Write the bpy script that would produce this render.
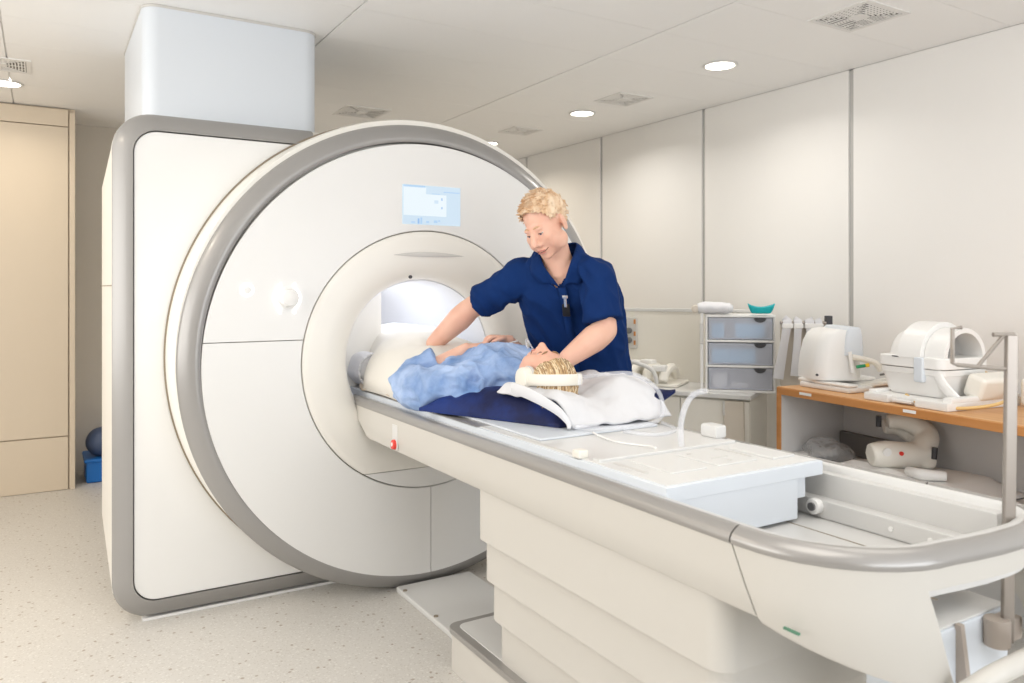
import bpy, bmesh, math, random
from math import pi, sin, cos, radians as R
from mathutils import Vector as V, Matrix as M, Euler, noise
for o in list(bpy.data.objects): bpy.data.objects.remove(o)
random.seed(7)
S = bpy.context.scene
COL = S.collection

# ------------------------------------------------------------ camera
cam = bpy.data.objects.new('camera', bpy.data.cameras.new('camera')); COL.objects.link(cam)
cam.location = (0, 0, 1.39)
cam.rotation_euler = (R(90), 0, R(-31.2))
cam.data.sensor_width = 36
cam.data.lens = 777 / 1024 * 36
cam.data.shift_y = -(341.5 - 288) / 1024
cam.data.clip_start = 0.05
cam.data.dof.use_dof = True
cam.data.dof.focus_distance = 3.2
cam.data.dof.aperture_fstop = 4.0
S.camera = cam

# ------------------------------------------------------------ world, lights, exposure
S.view_settings.view_transform = 'Standard'
S.view_settings.look = 'None'
S.view_settings.gamma = 1
S.view_settings.exposure = 0.33
W = bpy.data.worlds.new('world'); S.world = W; W.use_nodes = True
W.node_tree.nodes['Background'].inputs[0].default_value = (.8, .88, 1, 1)
W.node_tree.nodes['Background'].inputs[1].default_value = .6
S.cycles.max_bounces = 8; S.cycles.diffuse_bounces = 5; S.cycles.glossy_bounces = 4
S.cycles.transparent_max_bounces = 12; S.cycles.caustics_reflective = False; S.cycles.caustics_refractive = False
S.cycles.sample_clamp_indirect = 6

def area(name, loc, rot, sx, sy, power, col, spread=180, shape='RECTANGLE'):
    d = bpy.data.lights.new(name, 'AREA'); d.shape = shape; d.size = sx; d.size_y = sy
    d.energy = power; d.color = col; d.spread = R(spread)
    o = bpy.data.objects.new(name, d); COL.objects.link(o); o.location = loc; o.rotation_euler = rot
    return o
COOL = (.94, .97, 1.0); WARM = (1.0, .88, .72); NEUT = (1.0, .965, .91)
area('added_wall_fill', (1.6, -2.02, 1.55), (R(102), 0, 0), 3.4, 1.7, 52, COOL)          # added fill for the scanner front, set in an unseen window
area('added_wall_fill', (-2.45, 2.6, 1.6), (0, R(-106), 0), 1.7, 3.2, 58, (1.0, .965, .91))                # added fill that brightens the right wall, set in an unseen window
area('added_overhead_fill', (.6, .9, 2.60), (0, 0, 0), 1.2, 1.2, 11, NEUT)             # added overhead fill, out of frame and without fittings
area('added_overhead_fill', (2.3, 1.3, 2.60), (0, 0, 0), 1.2, 1.2, 6, NEUT)
area('bore_light', (1.545, 4.15, 1.405), (0, 0, 0), .22, 1.5, 3.0, (.84, .89, 1.0))

# ------------------------------------------------------------ materials
MAT = {}
def mat(name, col, rough=.5, metal=0, spec=.5, coat=0, bump=None, trans=0, alpha=1, emit=None, vary=None, sheen=0, sss=0):
    m = bpy.data.materials.new(name); m.use_nodes = True
    nt = m.node_tree; b = nt.nodes['Principled BSDF']
    b.inputs['Base Color'].default_value = (*col, 1)
    b.inputs['Roughness'].default_value = rough
    b.inputs['Metallic'].default_value = metal
    b.inputs['Specular IOR Level'].default_value = spec
    b.inputs['Coat Weight'].default_value = coat
    b.inputs['Coat Roughness'].default_value = .15
    b.inputs['Transmission Weight'].default_value = trans
    b.inputs['Alpha'].default_value = alpha
    b.inputs['Sheen Weight'].default_value = sheen
    if sss:
        b.inputs['Subsurface Weight'].default_value = sss
        b.inputs['Subsurface Radius'].default_value = (.012, .005, .003)
    if emit:
        b.inputs['Emission Color'].default_value = (*emit[0], 1); b.inputs['Emission Strength'].default_value = emit[1]
    tc = None
    def coord(sc):
        nonlocal tc
        if tc is None: tc = nt.nodes.new('ShaderNodeTexCoord')
        mp = nt.nodes.new('ShaderNodeMapping'); mp.inputs['Scale'].default_value = sc
        nt.links.new(tc.outputs['Object'], mp.inputs['Vector']); return mp
    if vary:                       # (second colour, scale xyz, low, high)
        c2, sc, lo, hi = vary
        n = nt.nodes.new('ShaderNodeTexNoise'); n.inputs['Scale'].default_value = 1; n.inputs['Detail'].default_value = 5
        nt.links.new(coord(sc).outputs[0], n.inputs['Vector'])
        r = nt.nodes.new('ShaderNodeValToRGB')
        r.color_ramp.elements[0].position = lo; r.color_ramp.elements[1].position = hi
        r.color_ramp.elements[0].color = (*col, 1); r.color_ramp.elements[1].color = (*c2, 1)
        nt.links.new(n.outputs['Fac'], r.inputs[0]); nt.links.new(r.outputs[0], b.inputs['Base Color'])
    if bump:                       # (scale xyz, strength, distance)
        sc, st, di = bump
        n = nt.nodes.new('ShaderNodeTexNoise'); n.inputs['Scale'].default_value = 1; n.inputs['Detail'].default_value = 4
        nt.links.new(coord(sc).outputs[0], n.inputs['Vector'])
        bp = nt.nodes.new('ShaderNodeBump'); bp.inputs['Strength'].default_value = st; bp.inputs['Distance'].default_value = di
        nt.links.new(n.outputs['Fac'], bp.inputs['Height']); nt.links.new(bp.outputs[0], b.inputs['Normal'])
    MAT[name] = m; return m
mat('shell_white', (.82, .815, .80), .36, spec=.35, coat=.08, bump=((3, 3, 3), .02, .01))
mat('shell_cream', (.84, .815, .76), .35, bump=((3, 3, 3), .02, .01))
mat('bore_white', (.87, .88, .92), .35, bump=((4, 4, 4), .02, .01))
mat('bezel_grey', (.335, .325, .315), .34, metal=.25, coat=.2, bump=((60, 60, 60), .02, .002))
mat('rail_grey', (.36, .345, .33), .28, metal=.35, bump=((60, 60, 60), .02, .002))
mat('table_white', (.69, .685, .67), .32, coat=.15, bump=((5, 5, 5), .02, .01))
mat('slab_cool', (.69, .73, .78), .35, bump=((5, 5, 5), .02, .01))
mat('table_cream', (.61, .585, .54), .38, bump=((3, 3, 3), .02, .01))
mat('trough_grey', (.63, .62, .60), .35, bump=((6, 6, 6), .02, .01))
mat('shadow_gap', (.05, .047, .045), .7)
mat('seam_brown', (.30, .25, .19), .7)
mat('wall_panel', (.84, .825, .80), .5, bump=((2, 2, 2), .03, .01), vary=((.825, .81, .785), (1, 1, 1), .35, .65))
mat('wall_strip', (.52, .515, .50), .4, metal=.2)
mat('wall_paint', (.78, .75, .70), .7, bump=((60, 60, 60), .03, .002))
mat('cabinet_beige', (.72, .62, .49), .5, vary=((.70, .60, .475), (2, 2, .5), .35, .65))
mat('ceiling_panel', (.89, .885, .875), .5, bump=((150, 150, 150), .03, .002))
mat('lamp_disc', (1, 1, 1), .4, emit=((1, .95, .86), 9))
mat('vent_white', (.78, .77, .75), .45)
mat('vent_dark', (.085, .075, .065), .7)
mat('glow_ring', (1, 1, 1), .3, emit=((.93, .97, 1), 1.3))
mat('screen_glass', (.05, .06, .07), .15, emit=((.70, .86, 1), .66))
mat('screen_white', (.05, .06, .07), .15, emit=((.86, .95, 1), .72))
mat('screen_blue', (.03, .05, .08), .15, emit=((.50, .72, .97), .66))
mat('screen_dark', (.03, .05, .08), .15, emit=((.30, .48, .76), .8))
mat('stop_red', (.75, .04, .025), .35, coat=.4)
mat('label_green', (.08, .22, .14), .5)
mat('skin', (.75, .42, .31), .48, sss=.12, bump=((120, 120, 120), .08, .002), vary=((.80, .49, .37), (9, 9, 9), .35, .65))
mat('lips', (.60, .24, .20), .45, sss=.1)
mat('eye_white', (.8, .78, .75), .2)
mat('lash', (.16, .08, .05), .6)
mat('hair_man', (.66, .43, .25), .5, vary=((.80, .63, .46), (30, 30, 12), .38, .62), bump=((160, 160, 60), .4, .004))
mat('brow_blond', (.60, .38, .22), .6)
mat('hair_patient', (.36, .22, .10), .4, vary=((.80, .66, .44), (70, 9, 30), .36, .62))
mat('hair_dark', (.30, .18, .085), .42); mat('hair_mid', (.55, .37, .19), .42); mat('hair_light', (.80, .67, .46), .42)
mat('scrub_navy', (.0055, .026, .115), .9, spec=.15, bump=((14, 14, 7), .5, .02), vary=((.006, .030, .13), (3, 3, 3), .35, .65))
mat('scrub_dark', (.004, .015, .065), .9, spec=.15)
mat('cushion_navy', (.006, .010, .055), .6, spec=.25, bump=((25, 25, 25), .3, .01), vary=((.008, .028, .16), (6, 6, 6), .4, .6))
mat('gown_blue', (.15, .26, .50), .8, spec=.2, bump=((28, 28, 28), .6, .015), vary=((.42, .54, .78), (7, 7, 7), .35, .65))  # noise mixes highlight and shadow tones into the cloth colour
mat('cloth_white', (.70, .70, .72), .85, bump=((22, 22, 22), .3, .01))
mat('blanket_cream', (.80, .77, .71), .9, bump=((90, 90, 90), .25, .004))
mat('blanket_hem', (.66, .56, .45), .9)
mat('pad_grey', (.36, .33, .31), .8)
mat('plastic_white', (.84, .83, .81), .4, bump=((5, 5, 5), .02, .01))
mat('plastic_cream', (.82, .79, .72), .4, bump=((5, 5, 5), .02, .01))
mat('plastic_grey', (.60, .585, .56), .45)
mat('plastic_beige', (.62, .56, .48), .5)
mat('headset_cream', (.83, .79, .70), .4)
mat('clear_tube', (.80, .82, .88), .12, alpha=.30, spec=.6)
mat('drawer_clear', (.80, .83, .93), .25, alpha=.36, spec=.5)
mat('bag_clear', (.62, .63, .64), .1, alpha=.40, spec=.9, bump=((40, 40, 40), .8, .02))
mat('teal', (.01, .46, .50), .35)
mat('blue_item', (.08, .45, .72), .5)
mat('wood_desk', (.66, .36, .15), .45, coat=.1, vary=((.56, .28, .10), (2, 26, 26), .35, .65))
mat('wood_edge', (.60, .27, .09), .45, vary=((.50, .21, .06), (3, 30, 30), .35, .65))
mat('desk_grey', (.62, .615, .61), .5)
mat('pole_metal', (.36, .32, .285), .35, metal=.6)
mat('clamp_brown', (.42, .36, .31), .5)
mat('dark_plastic', (.045, .045, .05), .5)
mat('steel_dark', (.20, .20, .20), .35, metal=.6)
mat('cable_yellow', (.70, .48, .20), .5)
mat('plug_green', (.02, .30, .13), .5)
mat('plug_yellow', (.85, .55, .03), .5)
mat('box_blue', (.01, .16, .55), .4)
mat('ball_blue', (.055, .085, .17), .45)
mat('badge_black', (.008, .008, .01), .5)
mat('chrome', (.8, .8, .82), .2, metal=.9)
mat('board_dark', (.19, .18, .17), .7)

def floor_mat():
    m = bpy.data.materials.new('vinyl_floor'); m.use_nodes = True; nt = m.node_tree; b = nt.nodes['Principled BSDF']
    b.inputs['Roughness'].default_value = .42
    tc = nt.nodes.new('ShaderNodeTexCoord')
    def layer(scale, lo, hi, prev, col):
        n = nt.nodes.new('ShaderNodeTexVoronoi'); n.inputs['Scale'].default_value = scale
        n.inputs['Randomness'].default_value = 1
        ns = nt.nodes.new('ShaderNodeTexNoise'); ns.inputs['Scale'].default_value = scale * .9
        mx0 = nt.nodes.new('ShaderNodeMixRGB'); mx0.inputs[0].default_value = .02
        nt.links.new(tc.outputs['Object'], ns.inputs['Vector'])
        nt.links.new(tc.outputs['Object'], mx0.inputs[1]); nt.links.new(ns.outputs['Color'], mx0.inputs[2])
        nt.links.new(mx0.outputs[0], n.inputs['Vector'])
        r = nt.nodes.new('ShaderNodeValToRGB'); r.color_ramp.elements[0].position = lo; r.color_ramp.elements[1].position = hi
        r.color_ramp.elements[0].color = (1, 1, 1, 1); r.color_ramp.elements[1].color = (0, 0, 0, 1)
        nt.links.new(n.outputs['Distance'], r.inputs[0])
        mx = nt.nodes.new('ShaderNodeMixRGB'); nt.links.new(r.outputs[0], mx.inputs[0])
        if isinstance(prev, tuple): mx.inputs[1].default_value = (*prev, 1)
        else: nt.links.new(prev, mx.inputs[1])
        mx.inputs[2].default_value = (*col, 1)
        return mx.outputs[0]
    o = layer(95, .22, .34, (.64, .615, .575), (.55, .52, .475))
    o = layer(60, .20, .30, o, (.72, .70, .66))
    o = layer(22, .10, .16, o, (.40, .34, .28))
    o = layer(11, .045, .07, o, (.30, .24, .19))
    nt.links.new(o, b.inputs['Base Color'])
    MAT['vinyl_floor'] = m
floor_mat()

# ------------------------------------------------------------ mesh builder
class MB:
    def __init__(s): s.bm = bmesh.new(); s.wn = False
    def _new(s, n0): s.bm.verts.ensure_lookup_table(); return s.bm.verts[n0:]
    def box(s, lo, hi, bev=0, seg=2, rot=None):
        lo = V(lo); hi = V(hi); c = (lo + hi) / 2; d = hi - lo
        tmp = bmesh.new(); bmesh.ops.create_cube(tmp, size=1)
        bmesh.ops.scale(tmp, vec=d, verts=tmp.verts)
        if bev: s.wn = True
        if bev: bmesh.ops.bevel(tmp, geom=tmp.edges[:], offset=min(bev, min(d) * .49), segments=seg, affect='EDGES', profile=.5)
        mt = M.Translation(c)
        if rot is not None: mt = mt @ (rot.to_4x4() if not isinstance(rot, (int, float)) else M.Rotation(rot, 4, 'Z'))
        return s.add(tmp, mt)
    def add(s, tmp, mt=None):
        if mt is not None: bmesh.ops.transform(tmp, matrix=mt, verts=tmp.verts)
        me = bpy.data.meshes.new('t'); tmp.to_mesh(me); tmp.free(); s.bm.from_mesh(me); bpy.data.meshes.remove(me); return s
    def prism(s, pts, z0, z1, bev=0, seg=2, mt=None):
        tmp = bmesh.new(); vs = [tmp.verts.new((x, y, z0)) for x, y in pts]; f = tmp.faces.new(vs)
        r = bmesh.ops.extrude_face_region(tmp, geom=[f])
        bmesh.ops.translate(tmp, vec=(0, 0, z1 - z0), verts=[v for v in r['geom'] if isinstance(v, bmesh.types.BMVert)])
        bmesh.ops.recalc_face_normals(tmp, faces=tmp.faces)
        if bev:
            s.wn = True
            es = [e for e in tmp.edges if abs(e.verts[0].co.z - e.verts[1].co.z) < 1e-6]
            bmesh.ops.bevel(tmp, geom=es, offset=bev, segments=seg, affect='EDGES', profile=.5)
        return s.add(tmp, mt)
    def rings(s, rs, cap=True, closed=False):
        """skin a list of rings of equal length"""
        n = len(rs[0]); g = [[s.bm.verts.new(p) for p in r] for r in rs]
        last = len(g) if closed else len(g) - 1
        for i in range(last):
            a, b = g[i], g[(i + 1) % len(g)]
            for k in range(n):
                s.bm.faces.new((a[k], a[(k + 1) % n], b[(k + 1) % n], b[k]))
        if cap and not closed:
            s.bm.faces.new(list(reversed(g[0]))); s.bm.faces.new(g[-1])
        return s
    def tube(s, pts, r, seg=10, sm=0, cap=True, flat=None):
        """tube along points; r a number or a list; flat=(up vector, ratio) flattens along up; sm subdivides (catmull-rom)"""
        P = [V(p) for p in pts]; rr = list(r) if isinstance(r, (list, tuple)) else [r] * len(P)
        if sm: P, rr = smooth_path(P, rr, sm)
        T = []
        for i in range(len(P)):
            d = P[min(i + 1, len(P) - 1)] - P[max(i - 1, 0)]; T.append(d.normalized())
        up = V(flat[0]) if flat else (V((0, 0, 1)) if abs(T[0].z) < .9 else V((1, 0, 0)))
        rs = []; x = None
        for i, (p, t) in enumerate(zip(P, T)):
            if flat: x = t.cross(up).normalized()
            else: x = (x - t * x.dot(t)).normalized() if x is not None else t.cross(up).normalized()
            y = x.cross(t).normalized(); k = flat[1] if flat else 1
            q = rr[i]; qx, qy = q if isinstance(q, tuple) else (q, q * k)
            rs.append([p + x * qx * cos(2 * pi * j / seg) + y * qy * sin(2 * pi * j / seg) for j in range(seg)])
        return s.rings(rs, cap)
    def cyl(s, p0, p1, r0, r1=None, seg=24, bev=0):
        p0 = V(p0); p1 = V(p1); r1 = r0 if r1 is None else r1; d = (p1 - p0); L = d.length; d.normalize()
        pr = [(r0, 0), (r1, L)]
        if bev: pr = [(r0 - bev, 0), (r0 - bev * .3, bev * .3), (r0, bev), (r1, L - bev), (r1 - bev * .3, L - bev * .3), (r1 - bev, L)]
        return s.lathe(pr, p0, d, seg, cap=True)
    def lathe(s, prof, o, axis, seg=48, cap=False, closed=False):
        o = V(o); a = V(axis).normalized(); u = a.orthogonal().normalized(); w = a.cross(u)
        rs = [[o + a * h + (u * cos(2 * pi * k / seg) + w * sin(2 * pi * k / seg)) * r for k in range(seg)] for r, h in prof]
        return s.rings(rs, cap, closed)
    def ell(s, c, r, rot=None, seg=24, ring=16):
        tmp = bmesh.new(); bmesh.ops.create_uvsphere(tmp, u_segments=seg, v_segments=ring, radius=1)
        mt = M.Translation(V(c)) @ (rot.to_4x4() if rot is not None else M.Identity(4)) @ M.Diagonal((*r, 1))
        return s.add(tmp, mt)
    def grid(s, f, nu, nv, thick=0):
        g = [[s.bm.verts.new(f(i / nu, j / nv)) for j in range(nv + 1)] for i in range(nu + 1)]
        for i in range(nu):
            for j in range(nv): s.bm.faces.new((g[i][j], g[i + 1][j], g[i + 1][j + 1], g[i][j + 1]))
        return s
    def cut(s, co, no, fill=True):
        """throw away what lies on the side no points to"""
        g = s.bm.verts[:] + s.bm.edges[:] + s.bm.faces[:]
        r = bmesh.ops.bisect_plane(s.bm, geom=g, plane_co=co, plane_no=no, clear_outer=True)
        if fill:
            es = [e for e in r['geom_cut'] if isinstance(e, bmesh.types.BMEdge)]
            bmesh.ops.holes_fill(s.bm, edges=[e for e in s.bm.edges if e.is_boundary])
        return s
    def build(s, name, m, parent=None, kind=None, local=False, bevel=0, angle=35, mt=None):
        bmesh.ops.recalc_face_normals(s.bm, faces=s.bm.faces)
        if mt is not None: bmesh.ops.transform(s.bm, matrix=mt, verts=s.bm.verts)
        if parent is not None and not local: bmesh.ops.transform(s.bm, matrix=WORLD[parent.name].inverted(), verts=s.bm.verts)
        me = bpy.data.meshes.new(name); s.bm.to_mesh(me); s.bm.free()
        o = link(name, me, m, parent, kind, bevel, angle)
        if s.wn:
            w = o.modifiers.new('weighted', 'WEIGHTED_NORMAL'); w.keep_sharp = True; w.weight = 90
        return o
WORLD = {}
def link(name, me, m, parent=None, kind=None, bevel=0, angle=35):
    o = bpy.data.objects.new(name, me); COL.objects.link(o)
    me.materials.clear(); me.materials.append(MAT[m])
    me.polygons.foreach_set('use_smooth', [True] * len(me.polygons))
    me.set_sharp_from_angle(angle=R(angle))
    if bevel:
        b = o.modifiers.new('bevel', 'BEVEL'); b.width = bevel; b.segments = 2; b.limit_method = 'ANGLE'; b.angle_limit = R(40)
    if parent is not None:
        o.parent = parent; WORLD[o.name] = WORLD[parent.name]
    else: WORLD[o.name] = M.Identity(4)
    if kind: o['kind'] = kind
    return o
def smooth_path(P, rr, sub):
    tup = isinstance(rr[0], tuple)
    def cr(a, b, c, d, t): return .5 * ((2 * b) + (c - a) * t + (2 * a - 5 * b + 4 * c - d) * t * t + (3 * b - a - 3 * c + d) * t ** 3)
    Q = []; q = []
    for i in range(len(P) - 1):
        a, b, c, d = P[max(i - 1, 0)], P[i], P[i + 1], P[min(i + 2, len(P) - 1)]
        for k in range(sub):
            t = k / sub; Q.append(cr(a, b, c, d, t))
            if tup: q.append(tuple(rr[i][m] * (1 - t) + rr[i + 1][m] * t for m in (0, 1)))
            else: q.append(rr[i] * (1 - t) + rr[i + 1] * t)
    Q.append(P[-1]); q.append(rr[-1]); return Q, q
def tag(o, label, cat, group=None):
    o['label'] = label; o['category'] = cat
    if group: o['group'] = group
    return o
def thing(name, label, cat, loc=(0, 0, 0), rz=0, group=None):
    o = bpy.data.objects.new(name, None); COL.objects.link(o); o.location = loc; o.rotation_euler = (0, 0, rz)
    o.empty_display_size = .1
    WORLD[o.name] = M.Translation(V(loc)) @ M.Rotation(rz, 4, 'Z')
    return tag(o, label, cat, group)
def copy_tree(o, loc, label=None):
    c = o.copy(); COL.objects.link(c); c.location = loc
    if label: c['label'] = label
    for ch in [x for x in COL.objects if x.parent == o]:
        d = ch.copy(); COL.objects.link(d); d.parent = c
        for g in [x for x in COL.objects if x.parent == ch]:
            e = g.copy(); COL.objects.link(e); e.parent = d
    return c
def organic(mb, name, m, parent, voxel=.006, smooth=6, factor=.5, disp=None, angle=180):
    """weld overlapping closed shapes into one continuous skin"""
    me = bpy.data.meshes.new(name); bmesh.ops.recalc_face_normals(mb.bm, faces=mb.bm.faces); mb.bm.to_mesh(me); mb.bm.free()
    o = bpy.data.objects.new('tmp', me); COL.objects.link(o)
    r = o.modifiers.new('r', 'REMESH'); r.mode = 'VOXEL'; r.voxel_size = voxel
    if smooth:
        k = o.modifiers.new('s', 'SMOOTH'); k.iterations = smooth; k.factor = factor
    dg = bpy.context.evaluated_depsgraph_get(); ev = o.evaluated_get(dg)
    m2 = bpy.data.meshes.new_from_object(ev); bpy.data.objects.remove(o); m2.name = name
    if disp:
        m2.calc_loop_triangles() if False else None
        ns = [v.normal.copy() for v in m2.vertices]
        for v, n in zip(m2.vertices, ns):
            v.co += n * disp(v.co, n)
    if parent is not None: m2.transform(WORLD[parent.name].inverted())
    return link(name, m2, m, parent, None, 0, angle)
def trim_mesh(o, keep):
    bm = bmesh.new(); bm.from_mesh(o.data)
    mw = WORLD[o.name]
    bad = [v for v in bm.verts if not keep(mw @ v.co)]
    bmesh.ops.delete(bm, geom=bad, context='VERTS'); bm.to_mesh(o.data); bm.free()

# ------------------------------------------------------------ room shell
CZ = 2.63; XW = 3.93
b = MB(); b.box((-2.6, -2.3, -.08), (4.1, 6.9, 0)); b.build('floor', 'vinyl_floor', kind='structure')
b = MB(); b.box((-2.6, -2.3, CZ + .012), (4.1, 6.9, CZ + .1)); ceil = b.build('ceiling', 'ceiling_panel', kind='structure')
xs = [-2.6, -1.53, -.16, 1.20, 2.57, 3.93]
ys = [-2.22 + .46 * i for i in range(21)]
for i in range(5):
    for j in range(len(ys) - 1):
        y1 = min(ys[j + 1], 6.75)
        if y1 - ys[j] < .05: continue
        b = MB(); b.box((xs[i] + .004, ys[j] + .001, CZ), (xs[i + 1] - .004, y1 - .001, CZ + .013)); b.build('ceiling_panel', 'ceiling_panel', ceil)
# right wall: panels proud of grey joint strips
b = MB(); b.box((XW + .012, -2.3, 0), (XW + .15, 6.9, CZ)); wr = b.build('wall_right', 'wall_strip', kind='structure')
sy = [2.776 + 1.15 * k for k in range(-5, 5)]
for k in range(len(sy) - 1):
    y0 = max(sy[k] + .016, -2.2); y1 = min(sy[k + 1] - .016, 6.75)
    if y1 <= y0: continue
    b = MB(); b.box((XW, y0, 0), (XW + .014, y1, CZ - .0005)); b.build('wall_panel', 'wall_panel', wr)
b = MB(); b.box((-2.6, 6.75, 0), (XW + .01, 6.9, CZ)); b.build('wall_back', 'wall_paint', kind='structure')
b = MB(); b.box((-2.75, -2.3, 0), (-2.6, .8, CZ)); b.box((-2.75, 4.4, 0), (-2.6, 6.9, CZ)); b.box((-2.75, .8, 0), (-2.6, 4.4, .65)); b.box((-2.75, .8, 2.5), (-2.6, 4.4, CZ)); b.build('wall_left', 'wall_paint', kind='structure')
b = MB(); b.box((-2.6, -2.35, 0), (4.0, -2.2, .6)); b.box((-2.6, -2.35, 2.45), (4.0, -2.2, CZ))
b.box((-2.6, -2.35, .6), (-.2, -2.2, 2.45)); b.box((3.4, -2.35, .6), (4.0, -2.2, 2.45)); b.build('wall_front', 'wall_paint', kind='structure')
b = MB()
for x in (-.2, .98, 2.18, 3.35): b.box((x, -2.3, .6), (x + .05, -2.22, 2.45))
for z in (.6, 2.40): b.box((-.2, -2.3, z), (3.4, -2.22, z + .05))
b.build('added_window_1', 'plastic_white', kind='structure')  # unseen window, added to go with the fill behind the camera
b = MB()
for y in (.8, 1.98, 3.18, 4.35): b.box((-2.7, y, .65), (-2.63, y + .05, 2.5))
for z in (.65, 2.45): b.box((-2.7, .8, z), (-2.63, 4.4, z + .05))
b.build('added_window_2', 'plastic_white', kind='structure')  # unseen window, added to go with the left fill
# downlights and vents
def downlight(x, y, label):
    t = thing('downlight', label, 'downlight', (x, y, CZ), 0, 'round ceiling downlights')
    b = MB(); b.lathe([(.078, 0), (.094, -.001), (.097, -.004), (.094, -.008), (.082, -.009), (.078, -.004)], (x, y, CZ), (0, 0, 1), 32, closed=True); b.build('trim_ring', 'vent_white', t)
    b = MB(); b.cyl((x, y, CZ - .003), (x, y, CZ + .004), .079, seg=32); b.build('diffuser', 'lamp_disc', t)
    return t
def lamp(x, y, p, col): area('downlight_lamp', (x, y, CZ - .012), (0, 0, 0), .14, .14, p, col, 150, 'DISK')
for x, y, l in ((3.227, 3.095, 'round white ceiling downlight nearest the square grille by the right wall'),
                (3.276, 4.45, 'round white ceiling downlight between the other two in the right hand row'),
                (3.267, 5.79, 'small far round downlight just above the scanner rim'),
                (-.188, 5.60, 'round downlight cut by the left picture edge above beige cabinet')):
    downlight(x, y, l)
lamp(3.227, 3.095, 4.5, NEUT); lamp(3.276, 4.45, 5.5, NEUT); lamp(3.267, 5.79, 6, WARM); lamp(-.188, 5.6, 3, WARM)
lamp(-.7, 4.2, 3.5, WARM); lamp(-.9, 2.9, 6, WARM)
def vent(x, y, s, label):
    t = thing('ceiling_vent', label, 'vent', (x, y, CZ), 0, 'square ceiling vents')
    h = s / 2
    b = MB()
    for a in ((-h, -h, h, -h + .022), (-h, h - .022, h, h), (-h, -h + .022, -h + .022, h - .022), (h - .022, -h + .022, h, h - .022)):
        b.box((a[0], a[1], -.005), (a[2], a[3], 0))
    b.box((-.035, -.035, -.006), (.035, .035, 0), .002)
    b.build('frame', 'vent_white', t, local=True)
    b = MB(); b.box((-h + .02, -h + .02, -.0015), (h - .02, h - .02, .0005)); b.build('backing', 'vent_dark', t, local=True)
    n = 8; st = (h - .03) / n
    for q in range(4):
        for k in range(1, n + 1):
            d = .02 + k * st - .004; L = d
            b = MB(); b.box((-L, d - .0038, -.003), (L, d + .0038, -.0012))
            b.build('slat', 'vent_white', t, local=True, mt=M.Rotation(q * pi / 2, 4, 'Z'))
        if True:
            for k in (range(-5, 6) if q in (1, 2) else (-3, 0, 3)):
                b = MB(); l0 = abs(k) * (h - .03) / 5.5 + .02
                if l0 < h - .03:
                    b.box((k * (h - .03) / 5.5 - .0065, l0, -.0032), (k * (h - .03) / 5.5 + .0065, h - .025, -.0013)); b.build('cross_bar', 'vent_white', t, local=True, mt=M.Rotation(q * pi / 2, 4, 'Z'))
    return t
vent(3.19, 2.215, .31, 'large square ceiling grille at upper right with patterned slots')
vent(3.27, 3.985, .28, 'square ceiling grille between two downlights near the right wall')
vent(3.233, 5.21, .26, 'far small ceiling grille just above the scanner rim')
vent(1.93, 5.23, .32, 'square ceiling grille behind the white duct cover, above the scanner')
vent(-.20, 5.14, .30, 'ceiling grille at the left edge above the beige cabinet')
# storage front at the back left
sc = thing('storage_cabinet', 'tall beige built-in cabinet front at the back left of the room', 'cabinet', (-1.2, 6.18, 0))
b = MB(); b.box((-2.59, 6.20, 0), (.20, 6.74, CZ - .002)); b.build('body', 'cabinet_beige', sc)
b = MB(); b.box((.165, 6.168, 0), (.20, 6.205, CZ - .03), .004); b.build('side_post', 'cabinet_beige', sc)
for x0, x1 in ((-.83, .158), (-1.83, -.836), (-2.58, -1.836)):
    b = MB(); b.box((x0, 6.172, .372), (x1, 6.20, 2.497), .003); b.build('door', 'cabinet_beige', sc)
    b = MB(); b.box((x0, 6.172, .002), (x1, 6.20, .366), .003); b.build('kick_panel', 'cabinet_beige', sc)
    b = MB(); b.box((x0, 6.172, 2.503), (x1, 6.20, CZ - .012), .003); b.build('top_panel', 'cabinet_beige', sc)
bx = thing('storage_box', 'bright blue plastic box on the floor behind the scanner', 'box', (.42, 6.45, 0))
b = MB(); b.box((.27, 6.28, 0), (.60, 6.62, .16), .015); b.build('body', 'box_blue', bx)
b = MB(); b.box((.258, 6.268, .145), (.612, 6.632, .172), .01); b.build('rim', 'box_blue', bx)
b = MB(); b.ell((.375, 6.38, .275), (.105, .105, .105)); tag(b.build('exercise_ball', 'ball_blue'), 'dark blue ball resting on the blue box behind the scanner', 'ball')

# ------------------------------------------------------------ scanner
CX, CZR, YF = 1.545, 1.06, 3.30
mri = thing('mri_scanner', 'large white ring-fronted MRI scanner with grey bezels and open bore', 'scanner', (1.2, 4.0, 0))
def rrect(x0, x1, z0, z1, rl, n=10):
    """outline with both left corners rounded"""
    p = [(x1, z0)]
    for k in range(n + 1): a = -pi / 2 - k * pi / 2 / n; p.append((x0 + rl + rl * cos(a), z0 + rl + rl * sin(a)))
    for k in range(n + 1): a = pi - k * pi / 2 / n; p.append((x0 + rl + rl * cos(a), z1 - rl + rl * sin(a)))
    p.append((x1, z1)); return p
YB = 3.55
xr = 1.075
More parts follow.
